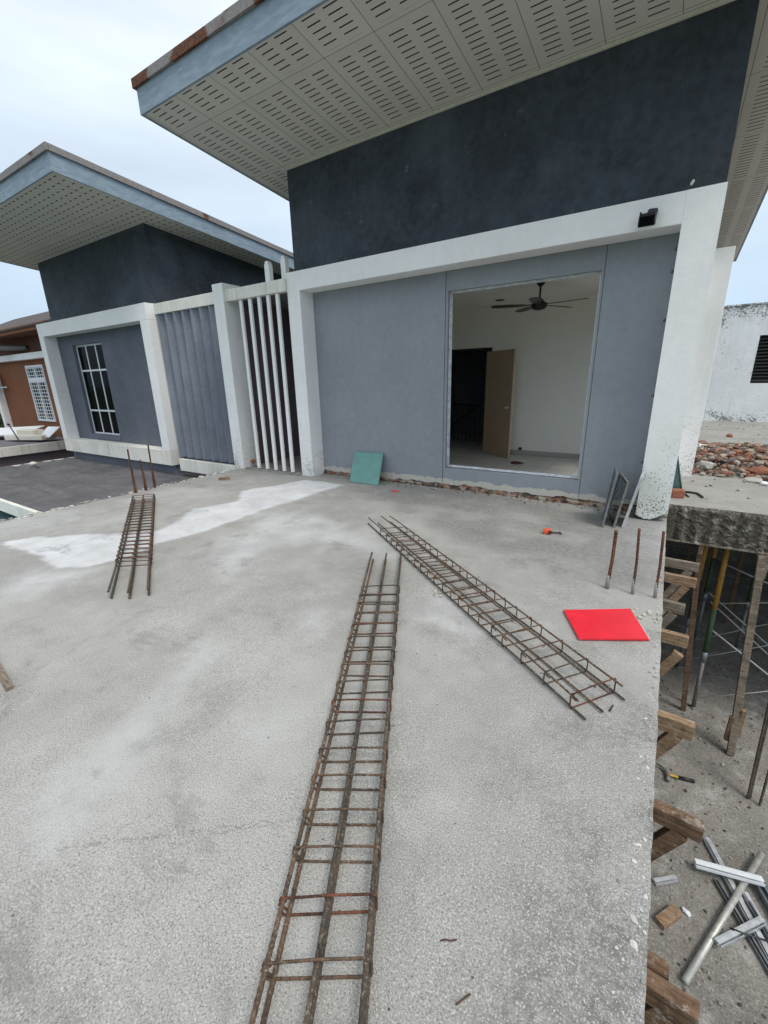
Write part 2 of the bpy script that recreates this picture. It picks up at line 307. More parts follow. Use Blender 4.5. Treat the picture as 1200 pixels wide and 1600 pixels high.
# ------------------------------------------------------------ mesh builder
class MB:
    def __init__(s): s.v = []; s.f = []; s.sm = []; s.c = []
    def add(s, vs, fs, smooth=False, col=None):
        b = len(s.v); s.v += [tuple(p) for p in vs]
        for f in fs: s.f.append(tuple(b + i for i in f)); s.sm.append(smooth); s.c.append(col)
        return s
    def box(s, x0, x1, y0, y1, z0, z1, col=None):
        return s.add([(x0, y0, z0), (x1, y0, z0), (x1, y1, z0), (x0, y1, z0), (x0, y0, z1), (x1, y0, z1), (x1, y1, z1), (x0, y1, z1)],
              [(0, 3, 2, 1), (4, 5, 6, 7), (0, 1, 5, 4), (1, 2, 6, 5), (2, 3, 7, 6), (3, 0, 4, 7)], col=col)
    def obox(s, c, size, R, col=None):
        c = Vector(c); vs = []
        for z in (-.5, .5):
            for (x, y) in ((-.5, -.5), (.5, -.5), (.5, .5), (-.5, .5)): vs.append(c + R @ Vector((x * size[0], y * size[1], z * size[2])))
        return s.add(vs, [(0, 3, 2, 1), (4, 5, 6, 7), (0, 1, 5, 4), (1, 2, 6, 5), (2, 3, 7, 6), (3, 0, 4, 7)], col=col)
    def beam(s, p, q, w, h, up=(0, 0, 1), col=None):
        p, q, up = Vector(p), Vector(q), Vector(up); d = (q - p); L = d.length; d.normalize()
        if abs(d.dot(up)) > .98: up = Vector((0, 1, 0))
        y = up.cross(d).normalized(); z = d.cross(y)
        return s.obox((p + q) / 2, (L, w, h), Matrix((d, y, z)).transposed(), col)
    def tube(s, pts, r, n=8, rib=0., step=.009, caps=True, col=None):
        pts = [Vector(p) for p in pts]
        if rib:
            q = [pts[0]]
            for a, b in zip(pts, pts[1:]):
                k = max(1, int((b - a).length / step))
                q += [a.lerp(b, (i + 1) / k) for i in range(k)]
            pts = q
        vs = []; up = None
        for i, p in enumerate(pts):
            t = (pts[min(i + 1, len(pts) - 1)] - pts[max(i - 1, 0)]).normalized()
            if up is None: up = Vector((0, 0, 1)) if abs(t.z) < .9 else Vector((1, 0, 0))
            a = t.cross(up).normalized(); b = a.cross(t); up = b
            rr = (r[i] if isinstance(r, (list, tuple)) else r) + (rib if i % 2 else 0)
            for k in range(n):
                an = 2 * math.pi * k / n; vs.append(p + a * rr * math.cos(an) + b * rr * math.sin(an))
        fs = [(i * n + k, i * n + (k + 1) % n, (i + 1) * n + (k + 1) % n, (i + 1) * n + k) for i in range(len(pts) - 1) for k in range(n)]
        if caps: fs += [tuple(range(n))[::-1], tuple((len(pts) - 1) * n + k for k in range(n))]
        return s.add(vs, fs, True, col)
    def prism(s, poly, axis, a, b, col=None):
        """extrude a polygon of 2-D points along an axis: axis 'x' -> (y,z), 'y' -> (x,z), 'z' -> (x,y)"""
        def P(p, t): return {'x': (t, p[0], p[1]), 'y': (p[0], t, p[1]), 'z': (p[0], p[1], t)}[axis]
        n = len(poly)
        fs = [tuple(range(n))[::-1], tuple(range(n, 2 * n))] + [(i, (i + 1) % n, n + (i + 1) % n, n + i) for i in range(n)]
        return s.add([P(p, a) for p in poly] + [P(p, b) for p in poly], fs, col=col)
    def lathe(s, c, prof, n=20, axis='z'):
        vs = []
        for (r, h) in prof:
            for k in range(n):
                an = 2 * math.pi * k / n; vs.append((c[0] + r * math.cos(an), c[1] + r * math.sin(an), c[2] + h))
        fs = [(i * n + k, i * n + (k + 1) % n, (i + 1) * n + (k + 1) % n, (i + 1) * n + k) for i in range(len(prof) - 1) for k in range(n)]
        fs += [tuple(range(n))[::-1], tuple((len(prof) - 1) * n + k for k in range(n))]
        return s.add(vs, fs, True)
    def lump(s, c, size, rot=None, jag=.35, col=None, sub=1):
        bm = bmesh.new(); bmesh.ops.create_icosphere(bm, subdivisions=sub, radius=.5)
        R = rot or Matrix.Rotation(random.uniform(0, 6.28), 3, 'Z') @ Matrix.Rotation(random.uniform(-.5, .5), 3, 'X')
        vs = []
        for v in bm.verts:
            k = 1 + random.uniform(-jag, jag); q = Vector([max(-.42, min(.42, a * k)) * z for a, z in zip(v.co, size)]); vs.append(Vector(c) + R @ q)
        fs = [tuple(v.index for v in f.verts) for f in bm.faces]; bm.free()
        return s.add(vs, fs, col=col)
    def build(s, name, mat, parent=None, label=None, cat=None, group=None, kind=None, bevel=0., sub=None):
        org = Vector((0, 0, 0)); p = parent
        while p is not None: org += Vector(p.location); p = p.parent
        me = bpy.data.meshes.new(name)
        if parent is None and kind is None and s.v:       # a thing of one mesh: origin at its base
            a = np.array(s.v); org = Vector((float((a[:, 0].min() + a[:, 0].max()) / 2), float((a[:, 1].min() + a[:, 1].max()) / 2), float(a[:, 2].min())))
        me.from_pydata([tuple(Vector(v) - org) for v in s.v], [], s.f); me.update()
        me.polygons.foreach_set('use_smooth', s.sm)
        bm = bmesh.new(); bm.from_mesh(me); bmesh.ops.recalc_face_normals(bm, faces=bm.faces); bm.to_mesh(me); bm.free()
        if any(c is not None for c in s.c):
            at = me.color_attributes.new('tone', 'FLOAT_COLOR', 'CORNER'); i = 0
            for f, c in zip(s.f, s.c):
                for _ in f: at.data[i].color = (*(c or (.3, .3, .3)), 1); i += 1
        me.materials.append(M[mat] if isinstance(mat, str) else mat)
        o = bpy.data.objects.new(name, me); C.objects.link(o)
        if parent is not None: o.parent = parent
        else: o.location = org if kind is None else (0, 0, 0)
        if bevel:
            b = o.modifiers.new('bevel', 'BEVEL'); b.width = bevel; b.segments = 2; b.limit_method = 'ANGLE'
        tag(o, label, cat, group, kind)
        return o
def tag(o, label=None, cat=None, group=None, kind=None):
    for k, v in (('label', label), ('category', cat), ('group', group), ('kind', kind)):
        if v: o[k] = v
def thing(name, loc, label, cat, group=None):
    o = bpy.data.objects.new(name, None); C.objects.link(o); o.location = loc; o.empty_display_size = .1
    tag(o, label, cat, group); return o
# smooth 2-D value noise for shaping edges
_T = rng.random((64, 64))
def vn(x, y=0.):
    xi, yi = math.floor(x), math.floor(y); fx, fy = x - xi, y - yi
    fx = fx * fx * (3 - 2 * fx); fy = fy * fy * (3 - 2 * fy)
    g = lambda i, j: _T[i % 64, j % 64]
    return (g(xi, yi) * (1 - fx) + g(xi + 1, yi) * fx) * (1 - fy) + (g(xi, yi + 1) * (1 - fx) + g(xi + 1, yi + 1) * fx) * fy
def fb(x, y=0., o=4):
    s = 0; a = .5; t = 0
    for k in range(o): s += a * vn(x * 2 ** k + 7 * k, y * 2 ** k + 3 * k); t += a; a *= .55
    return s / t
# ============================================================ SETTING
XE = 0.175          # right edge of the deck
XL = -6.8           # left edge of the deck
YR = 6.28           # front edge of the rear deck
MB().box(-1500, 1500, -1500, 1500, -3.4, -3.2).build('ground', 'grass', kind='structure')
# --- site floor, one storey down on the right
def grid(x0, x1, y0, y1, st, zf):
    nx, ny = int((x1 - x0) / st) + 1, int((y1 - y0) / st) + 1
    vs = [(x0 + (x1 - x0) * i / (nx - 1), y0 + (y1 - y0) * j / (ny - 1), 0) for j in range(ny) for i in range(nx)]
    vs = [(x, y, zf(x, y)) for x, y, _ in vs]
    fs = [(j * nx + i, j * nx + i + 1, (j + 1) * nx + i + 1, (j + 1) * nx + i) for j in range(ny - 1) for i in range(nx - 1)]
    return vs, fs
mb = MB(); mb.add(*grid(-6.7, 12, -4, 20, .12, lambda x, y: -3.012 + .02 * fb(x * 2.2, y * 2.2)), smooth=True)
mb.build('site_floor', 'lower', kind='structure')
# --- the deck the photographer stands on
def in_poly(x, y, poly):
    c = False; n = len(poly)
    for i in range(n):
        x1, y1 = poly[i]; x2, y2 = poly[(i + 1) % n]
        if (y1 > y) != (y2 > y) and x < (x2 - x1) * (y - y1) / (y2 - y1) + x1: c = not c
    return c
def pdist(x, y, poly):
    d = 1e9; n = len(poly)
    for i in range(n):
        ax, ay = poly[i]; bx, by = poly[(i + 1) % n]; dx, dy = bx - ax, by - ay
        t = max(0, min(1, ((x - ax) * dx + (y - ay) * dy) / (dx * dx + dy * dy + 1e-9)))
        d = min(d, math.hypot(x - ax - t * dx, y - ay - t * dy))
    return d if in_poly(x, y, poly) else -d
def ss(a, b, v):
    t = max(0, min(1, (v - a) / (b - a))); return t * t * (3 - 2 * t)
WP = [tuple(UZ(*p)[:2]) for p in [(9, 847), (60, 866), (93, 887), (130, 884), (187, 873), (238, 849), (327, 826), (401, 798), (470, 778), (534, 757), (476, 751), (383, 768), (378, 784), (310, 795), (285, 812), (250, 832), (120, 838), (50, 842)]]
SP = [tuple(UZ(*p)[:2]) for p in [(545, 762), (600, 790), (660, 822), (760, 868), (880, 915), (1040, 925), (1050, 800), (940, 794), (700, 762), (560, 745)]]
LP = [tuple(UZ(*p)[:2]) for p in [(0, 905), (60, 890), (180, 884), (120, 905), (0, 940)]]
XP = [[tuple(UZ(*p)[:2]) for p in q_] for q_ in ([(60, 1290), (110, 1180), (190, 1120), (230, 1080), (330, 1030), (270, 1120), (200, 1210), (130, 1270)], [(210, 1150), (260, 1060), (300, 1000), (340, 985), (350, 1010), (270, 1130)], [(640, 960), (680, 930), (760, 990), (720, 1010)])]
CP = [tuple(UZ(*p)[:2]) for p in [(400, 800), (470, 800), (560, 830), (620, 870), (560, 860), (420, 850), (350, 905), (330, 890)]]
DS = .035
nx, ny = int((XE - XL) / DS) + 1, int((5.9 + 3) / DS) + 1
vs = []; cols = []
for j in range(ny):
    for i in range(nx):
        x = XL + (XE - XL) * i / (nx - 1); y = -3 + 8.9 * j / (ny - 1)
        wob = (fb(x * 3, y * 3) - .5) * .55; wob2 = (fb(x * 9 + 5, y * 9) - .5) * .25
        wd = max(pdist(x, y, WP) if x < -2 else -9, -9)
        white = ss(-.025, .03, wd + .04 + wob * .16 + wob2 * .4) if wd > -2 else 0
        if x < -2 and white > 0: white *= .80 + .3 * fb(x * 2 + 3, y * 2)
        l = ss(-.15, .3, pdist(x, y, LP) + wob * .6) * .6 if x < -3 else 0
        c2 = ss(-.2, .3, pdist(x, y, CP) + wob * .9) * .5 if y > 1.5 else 0
        for q_ in XP:
            if x > -4 and y < 3: c2 = max(c2, ss(-.12, .16, pdist(x, y, q_) + wob * .7 + wob2 * .5) * .36)
        p3 = ss(.60, .78, fb(x * .8 + 11, y * .8 + 2)) * .22
        white = max(white, l, c2, p3)
        smooth = ss(-.15, .25, pdist(x, y, SP) + wob * .8) if y > 2.5 else 0
        if x < -3.2: smooth = max(smooth, ss(4.1, 5.0, y + x * .15 + wob) * .8)
        left = ss(-5.6, -6.4, x + wob) * .35
        grime = max(ss(-.5, .05, x + wob * 1.2) * ss(3.2, 1.5, y) * (.35 + .8 * ss(.45, .65, fb(x * 4 + 1, y * 4 + 9))), left * .6)
        grime = max(grime, ss(.66, .74, fb(x * 2.2 + 20, y * 2.2 + 5)) * .4)
        smooth = smooth * (1 - .55 * ss(.5, .7, fb(x * 1.7 + 4, y * 1.7)))
        z = .007 * (fb(x * 1.1, y * 1.1) - .5)
        xx, yy = x, y
        if i == 0: xx += -.10 * fb(y * 4, 1) + (.12 * fb(y * 11, 3))
        if i == nx - 1: xx += .010 * (fb(y * 14, 5) - .5); z -= .003
        vs.append((xx, yy, z)); cols.append((white, smooth, grime))
fs = [(j * nx + i, j * nx + i + 1, (j + 1) * nx + i + 1, (j + 1) * nx + i) for j in range(ny - 1) for i in range(nx - 1)]
nb = len(vs); rim = [j * nx for j in range(ny)][::-1] + list(range(1, nx)) + [(j + 1) * nx - 1 for j in range(1, ny)] + [ny * nx - 1 - i for i in range(1, nx - 1)]
for k in rim: vs.append((vs[k][0], vs[k][1], -.15)); cols.append((0, 0, 1))
m = len(rim)
for k in range(m): fs.append((rim[k], rim[(k + 1) % m], nb + (k + 1) % m, nb + k))
fs.append(tuple(nb + k for k in range(m)))
mb = MB(); mb.add(vs, fs, False); deck = mb.build('concrete_deck', 'deck', kind='structure')
at = deck.data.color_attributes.new('stain', 'FLOAT_COLOR', 'POINT')
at.data.foreach_set('color', [c for col in cols for c in (*col, 1)])
# --- rear deck with hacked front edge
vs, fs = [], []
nx2, nz2 = 320, 22
for k in range(nz2 + 1):
    for i in range(nx2 + 1):
        x = XE + .002 + 7.8 * i / nx2; z = -.02 - .44 * k / nz2 if k else .0
        ridge = abs(((x + .05 * fb(x * 3, 1)) / .155) % 1 - .5)
        d = .085 * ridge + .045 * fb(x * 14, z * 9) + .05 * fb(x * 30, z * 40)
        if x < XE + .12: d = .06
        if k == 0: d = .07 + .035 * fb(x * 10, 2)
        if k == nz2: d = .03
        vs.append((x, YR - .07 + d, z))
for k in range(nz2):
    for i in range(nx2): a = k * (nx2 + 1) + i; fs.append((a, a + 1, a + nx2 + 2, a + nx2 + 1))
mb = MB().add(vs, fs); x1 = XE + 7.802
top = [v for v in vs[:nx2 + 1]]
rd = MB()
rd.add(top + [(x1, 18.2, 0), (XE + .002, 18.2, 0)], [tuple(range(len(top) + 2))])
bot = vs[-(nx2 + 1):]
mb.add(bot + [(x1, 18.2, -.46), (XE + .002, 18.2, -.46)], [tuple(range(len(bot) + 2))])
mb.add([vs[0], (XE + .002, 18.2, 0), (XE + .002, 18.2, -.46), vs[-(nx2 + 1)]], [(0, 1, 2, 3)])
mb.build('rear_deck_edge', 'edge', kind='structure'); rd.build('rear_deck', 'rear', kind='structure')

# ============================================================ ROOF BUILDER
SL = -.09
def roof(parent, x0, x1, y0, y1, z0, sof, fm='flashing'):
    def zz(y): return z0 + SL * (y - y0)
    H = .27
    q = [(x0, y0), (x1, y0), (x1, y1), (x0, y1)]
    MB().add([(x, y, zz(y)) for x, y in q] + [(x, y, zz(y) + .02) for x, y in q], [(0, 1, 2, 3), (4, 5, 6, 7), (0, 1, 5, 4), (1, 2, 6, 5), (2, 3, 7, 6), (3, 0, 4, 7)]).build('soffit', sof, parent)
    fa = MB(); t = .025
    def strip(mb, ax, ay, bx, by, nx_, ny_, lo, hi, th):
        v = []
        for (px_, py_) in ((ax, ay), (bx, by), (bx + nx_ * th, by + ny_ * th), (ax + nx_ * th, ay + ny_ * th)):
            v.append((px_, py_, zz(py_) + lo)); v.append((px_, py_, zz(py_) + hi))
        mb.add(v, [(0, 2, 3, 1), (2, 4, 5, 3), (4, 6, 7, 5), (6, 0, 1, 7), (1, 3, 5, 7), (0, 6, 4, 2)])
    strip(fa, x0 - t, y0, x1 + t, y0, 0, -1, -.012, H, t)
    strip(fa, x0, y0 + .001, x0, y1, -1, 0, -.012, H, t); strip(fa, x1, y0 + .001, x1, y1, 1, 0, -.012, H, t)
    strip(fa, x0 - t, y1, x1 + t, y1, 0, 1, -.012, H, t)
    fa.build('fascia', 'fascia', parent)
    fl = MB(); n = int((x1 - x0) / 1.8)
    for i in range(n + 1):
        a = x0 - .06 + (x1 - x0 + .12) * i / (n + 1); b = x0 - .06 + (x1 - x0 + .12) * (i + 1) / (n + 1)
        o = .004 * (i % 2); strip(fl, a + .002, y0 - .03, b - .002, y0 - .03, 0, -1, H - .02 - o, H + .075, .028 + o)
    n = int((y1 - y0) / 1.8)
    for i in range(n + 1):
        a = y0 - .025 + (y1 - y0) * i / (n + 1); b = y0 - .025 + (y1 - y0) * (i + 1) / (n + 1); o = .004 * (i % 2)
        strip(fl, x0 - .03, a + .002, x0 - .03, b - .002, -1, 0, H - .02 - o, H + .075, .028 + o)
        strip(fl, x1 + .03, a + .002, x1 + .03, b - .002, 1, 0, H - .02 - o, H + .075, .028 + o)
    fl.build('flashing', fm, parent)
    MB().add([(x, y, zz(y) + H) for x, y in q] + [(x, y, zz(y) + H + .05) for x, y in q], [(0, 1, 2, 3), (4, 5, 6, 7), (0, 1, 5, 4), (1, 2, 6, 5), (2, 3, 7, 6), (3, 0, 4, 7)]).build('roof', 'roof_tile', parent)

# ============================================================ MAIN HOUSE
YF, YW = 5.44, 5.75
house = thing('house', (-2.5, YW, 0), 'grey and white house with dark upper wall and large open wall opening', 'house')
# upper dark wall
def upper(parent, x0, x1, y0, y1, z0, zf):
    def zz(y): return zf + SL * (y - 3.98) - .001
    MB().prism([(y0, z0), (y1, z0), (y1, zz(y1)), (y0, zz(y0))], 'x', x0, x1).build('upper_wall', 'dark', parent)
upper(house, -5.36, 0.168, YW, 13.0, 3.10, 4.835)
MB().beam((-5.36, YW - .012, 4.655), (.17, YW - .012, 4.655), .02, .035).build('soffit_trim', 'cream', house)
roof(house, -6.06, .82, 3.98, 13.6, 4.835, 'soffit')
# lower wall; foot broken off in a ragged line
def ragged_wall(mb, x0, x1, y0, y1, z1, zb, st=.03):
    n = max(2, int((x1 - x0) / st)); xs = [x0 + (x1 - x0) * i / n for i in range(n + 1)]
    bt = [zb + .05 * (fb(x * 2.2, 1) - .5) + .06 * (fb(x * 9, 4) - .5) for x in xs]
    vs = [(x, y0, b) for x, b in zip(xs, bt)] + [(x, y1, b) for x, b in zip(xs, bt)] + [(x, y0, z1) for x in xs] + [(x, y1, z1) for x in xs]
    k = n + 1; fs = []
    for i in range(n):
        fs += [(i, i + 1, 2 * k + i + 1, 2 * k + i), (k + i, 3 * k + i, 3 * k + i + 1, k + i + 1), (i, k + i, k + i + 1, i + 1), (2 * k + i, 2 * k + i + 1, 3 * k + i + 1, 3 * k + i)]
    fs += [(0, 2 * k, 3 * k, k), (n, k + n, 3 * k + n, 2 * k + n)]
    mb.add(vs, fs)
OX0, OX1, OZ0, OZ1 = -2.655, -.82, .32, 2.68
mb = MB()
ragged_wall(mb, -5.30, -2.695, YW, YW + .12, 3.098, .062); mb.build('wall', 'grey', house); mb = MB()
ragged_wall(mb, -.785, .165, YW, YW + .12, 3.098, .07)
mb.build('wall', 'grey', house)
mb = MB(); ragged_wall(mb, -2.689, -.791, YW + .007, YW + .12, OZ0 - .012, .065)
mb.box(-2.689, -.791, YW + .007, YW + .12, OZ1, 3.098)
mb.box(-2.689, OX0, YW + .007, YW + .12, OZ0 - .010, OZ1 - .002); mb.box(OX1, -.791, YW + .007, YW + .12, OZ0 - .010, OZ1 - .002)
mb.build('infill_wall', 'grey', house)
mb = MB()      # exposed brick and torn plaster along the foot of the wall
n = 190
xs = [-5.05 + 5.0 * i / n for i in range(n + 1)]
rows = [(.0, -.035), (.03, -.03), (.055, .0), (.08, .012), (.15, .03)]
vs = [(x, YW + .012 + dy + .05 * (fb(x * 12, r * 3.1) - .5) + .05 * (fb(x * 3, r) - .5), z + .012 * (fb(x * 15, r + 9) - .5)) for r, (z, dy) in enumerate(rows) for x in xs]
mb.add(vs, [(r * (n + 1) + i, r * (n + 1) + i + 1, (r + 1) * (n + 1) + i + 1, (r + 1) * (n + 1) + i) for r in range(len(rows) - 1) for i in range(n)])
mb.build('broken_wall_foot', 'broken', house)
# portal frame
mb = MB()
mb.box(-5.0, -.132, YF, YW - .002, 2.92, 3.19)      # head
mb.build('frame_head', 'white', house, bevel=.006)
MB().box(-5.26, -5.0, YF, YW - .002, -.003, 3.19).build('frame_post', 'white_worn', house, bevel=.006)
# right post with a shattered foot
mb = MB(); n = 12; xs = [-.132 + .302 * i / n for i in range(n + 1)]
ft = [.10 - .09 * math.sin(math.pi * min(1, (i + 2.2) / (n + 1))) + .012 * random.random() for i in range(n + 1)]
ys = [YF, YF + .08, YF + .2, YW + .10]
vs = []
for a, y in enumerate(ys):
    for i, x in enumerate(xs): vs.append((x, y, ft[i] + (.035 + .02 * fb(x * 20, y * 9)) * (a > 0)))
for y in (YF, YW + .10):
    for x in xs: vs.append((x, y, 3.19))
k = n + 1; fs = [(a * k + i, a * k + i + 1, (a + 1) * k + i + 1, (a + 1) * k + i) for a in range(3) for i in range(n)]
fs += [(i, i + 1, 4 * k + i + 1, 4 * k + i) for i in range(n)] + [(3 * k + i, 5 * k + i, 5 * k + i + 1, 3 * k + i + 1) for i in range(n)]
fs += [(4 * k + i, 4 * k + i + 1, 5 * k + i + 1, 5 * k + i) for i in range(n)]
fs += [(0, 4 * k, 5 * k, 3 * k, 2 * k, k), (n, k + n, 2 * k + n, 3 * k + n, 5 * k + n, 4 * k + n)]
mb.add(vs, fs); mb.build('frame_post', 'white_worn', house, label='right frame post with shattered speckled foot')
mb = MB()
for i in range(26):
    x = random.uniform(-.12, .16); mb.lump((x, YF + random.uniform(.03, .2), .05 + .02 * random.random()), (.07, .07, .05), col=None)
mb.build('broken_post_foot', 'cut', house)
# right side of the house and the second pier behind
mb = MB(); yb0, yb1 = 6.5, 7.9  # extent of an unseen window opening, added to let daylight into the room
mb.box(.0, .166, YW + .101, yb0, .0, 3.098); mb.box(.0, .166, yb1, 13.0, .0, 3.098); mb.box(.0, .166, yb0, yb1, .0, .9); mb.box(.0, .166, yb0, yb1, 2.5, 3.098)
mb.build('side_wall', 'white', house)
MB().box(.170, .47, 8.1, 8.42, .0, 3.19).build('side_pier', 'white_worn', house, bevel=.006)
# room behind the opening
RX0, RX1, RY1, RZ = -5.1, -.02, 9.05, 2.93
mb = MB()
mb.box(RX0, -4.2, RY1, RY1 + .12, 0, RZ); mb.box(-3.22, RX1, RY1, RY1 + .12, 0, RZ); mb.box(-4.2, -3.22, RY1, RY1 + .12, 2.1, RZ)
mb.box(RX0 - .1, RX0, YW + .12, RY1 + .12, 0, RZ); [mb.box(RX1 + .001, RX1 + .018, a_, b_, c_, d_) for a_, b_, c_, d_ in ((YW + .121, 6.5, 0, RZ), (7.9, RY1 + .12, 0, RZ), (6.5, 7.9, 0, .9), (6.5, 7.9, 2.5, RZ))]  # right lining leaves the same added daylight opening free
mb.build('room_wall', 'room', house)
MB().box(RX0 - .1, .0, YW + .121, 12.9, RZ, RZ + .1).build('ceiling', 'room', house)
MB().box(RX0 - .1, .0, YW + .121, 12.9, -.1, .004).build('floor', 'tiles', house)
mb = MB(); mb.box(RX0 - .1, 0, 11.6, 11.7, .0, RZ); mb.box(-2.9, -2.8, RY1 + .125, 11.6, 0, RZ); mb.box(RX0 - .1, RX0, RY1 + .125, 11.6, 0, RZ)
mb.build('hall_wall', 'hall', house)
mb = MB()
for i in range(12): a = -3.2 + i * .32; mb.box(a + .002, min(a + .318, RX1), RY1 - .012, RY1 - .001, .006, .1)
mb.build('skirting', 'skirting', house, bevel=.002)
mb = MB(); mb.box(-4.25, -4.2, RY1 - .02, RY1 + .13, 0, 2.15); mb.box(-3.22, -3.17, RY1 - .02, RY1 + .13, 0, 2.15); mb.box(-4.2, -3.22, RY1 - .02, RY1 + .13, 2.10, 2.15)
mb.build('door_frame', 'black', house)
# door standing open into the room
h0, h1 = Vector((-3.245, 9.0, .012)), Vector((-2.545, 8.50, .012)); d = (h1 - h0).normalized(); nrm = Vector((-d.y, d.x, 0))
door = MB().beam(h0 + Vector((0, 0, 1.03)), h1 + Vector((0, 0, 1.03)), .04, 2.05).build('door', 'door', house)
kn = MB()
kp = h0 + d * .78 + Vector((0, 0, .98))
kn.tube([kp - nrm * .02, kp - nrm * .045, kp - nrm * .05, kp - nrm * .075, kp - nrm * .08], [.028, .028, .012, .026, .012], 12)
kn.tube([kp + nrm * .02, kp + nrm * .045, kp + nrm * .05, kp + nrm * .075, kp + nrm * .08], [.028, .028, .012, .026, .012], 12)
kn.build('knob', 'alu', door)
MB().beam(h1 + d * .022 + Vector((0, 0, 1.03)), h1 + d * .024 + Vector((0, 0, 1.03)), .04, 2.05).build('door_edge', 'door_edge', door)
# sliding door track left round the opening
def ring(mb, x0, x1, z0, z1, y0, y1, t):
    mb.box(x0, x0 + t, y0, y1, z0, z1); mb.box(x1 - t, x1, y0, y1, z0, z1); mb.box(x0 + t, x1 - t, y0, y1, z1 - t, z1); mb.box(x0 + t, x1 - t, y0, y1, z0, z0 + t)
mb = MB(); ring(mb, OX0, OX1, OZ0, OZ1, YW + .060, YW + .075, .010); ring(mb, OX0 + .001, OX1 - .001, OZ0 + .001, OZ1 - .001, YW + .088, YW + .112, .02)
mb.build('opening_frame', 'frame_alu', house)
# downlights in the ceiling
for (x, y) in ((-2.88, 8.5), (-4.3, 8.0)):
    MB().lathe((x, y, RZ - .012), [(.075, 0), (.085, .006), (.085, .011)], 20).build('downlight', 'black', house)
# broken wiring in the reveal of the right post
mb = MB()
for z in (2.75, 2.55, 2.1, 1.35, .62):
    mb = MB(); mb.tube([(-.137, YF + .2, z), (-.15, YF + .16, z + .02), (-.16, YF + .18, z - .01)], .006, 6)
    mb.lump((-.142, YF + .2, z), (.02, .03, .05))
    mb.build('bracket_stub', 'steel', house)

# ceiling fan
fx, fy = -1.85, 7.27
fan = thing('ceiling_fan', (-1.87, 7.25, RZ), 'dark bronze five blade ceiling fan seen through the wall opening', 'ceiling fan')
fx, fy = -1.85, 7.27
MB().lathe((fx, fy, RZ - .075), [(.02, 0), (.045, .02), (.065, .05), (.07, .074)], 18).build('canopy', 'fan', fan)
MB().tube([(fx, fy, RZ - .27), (fx, fy, RZ - .07)], .014, 10).build('downrod', 'fan', fan)
MB().lathe((fx, fy, RZ - .40), [(.03, 0), (.085, .015), (.115, .05), (.12, .09), (.07, .12), (.035, .16), (.02, .17)], 22).build('motor', 'fan', fan)
for k in range(5):
    an = math.radians(-11 + 72 * k); c_, s__ = math.cos(an), math.sin(an); mb = MB()
    prof = [(.10, .025), (.20, .03), (.26, .055), (.45, .068), (.62, .066), (.69, .05), (.71, .02)]
    vs = []
    for (r, hw) in prof:
        for sg in (-1, 1):
            for t in (-.004, .004):
                X, Y_ = r, sg * hw; vs.append((fx + X * c_ - Y_ * s__, fy + X * s__ + Y_ * c_, RZ - .325 + t + sg * hw * .12))
    fs = []
    for i in range(len(prof) - 1):
        a = i * 4; b = a + 4; fs += [(a, b, b + 2, a + 2), (a + 1, a + 3, b + 3, b + 1), (a, a + 1, b + 1, b), (a + 2, b + 2, b + 3, a + 3)]
    fs += [(0, 2, 3, 1), (len(vs) - 4, len(vs) - 3, len(vs) - 1, len(vs) - 2)]
    mb.add(vs, fs).build('blade', 'fan', fan)
# things in the room
ral = thing('stair_railing', (-4.2, 10.4, 0), 'dark stair railing in the unlit hall behind the doorway', 'railing')
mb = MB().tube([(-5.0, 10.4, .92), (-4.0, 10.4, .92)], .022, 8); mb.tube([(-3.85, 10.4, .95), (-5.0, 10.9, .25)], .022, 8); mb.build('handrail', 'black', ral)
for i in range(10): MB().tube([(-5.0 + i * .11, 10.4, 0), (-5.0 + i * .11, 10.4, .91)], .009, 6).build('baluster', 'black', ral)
tb = thing('table', (-4.1, 7.9, 0), 'table with pinkish top half hidden behind the left side of the opening', 'table')
MB().box(-4.9, -3.74, 7.72, 8.3, .56, .60).build('tabletop', 'pink_wood', tb, bevel=.01)
for (x, y) in ((-4.8, 7.8), (-3.86, 7.8), (-4.8, 8.2), (-3.86, 8.2)): MB().box(x - .025, x + .025, y - .025, y + .025, .006, .56).build('leg', 'black', tb)
c = UZ(806, 723, .02); mb = MB(); mb.tube([(c.x + .085 * math.cos(a * .33), c.y + .085 * math.sin(a * .33), .02) for a in range(20)], .014, 8)
mb.tube([(c.x + .085, c.y, .02), (c.x + .13, c.y + .03, .02)], .012, 8)
mb.build('coiled_hose', 'rust3', None, 'small coil of dark hose lying on the room floor tiles', 'hose')
mb = MB(); mb.lathe((0, 0, 0), [(.02, 0), (.02, .02)], 10)
p = UY(813, 701, RY1); MB().box(p.x - .03, p.x + .03, RY1 - .03, RY1 - .001, p.z - .02, p.z + .03).build('door_stop', 'black', None, 'small dark door stop fixed low on the white room wall', 'door stop')

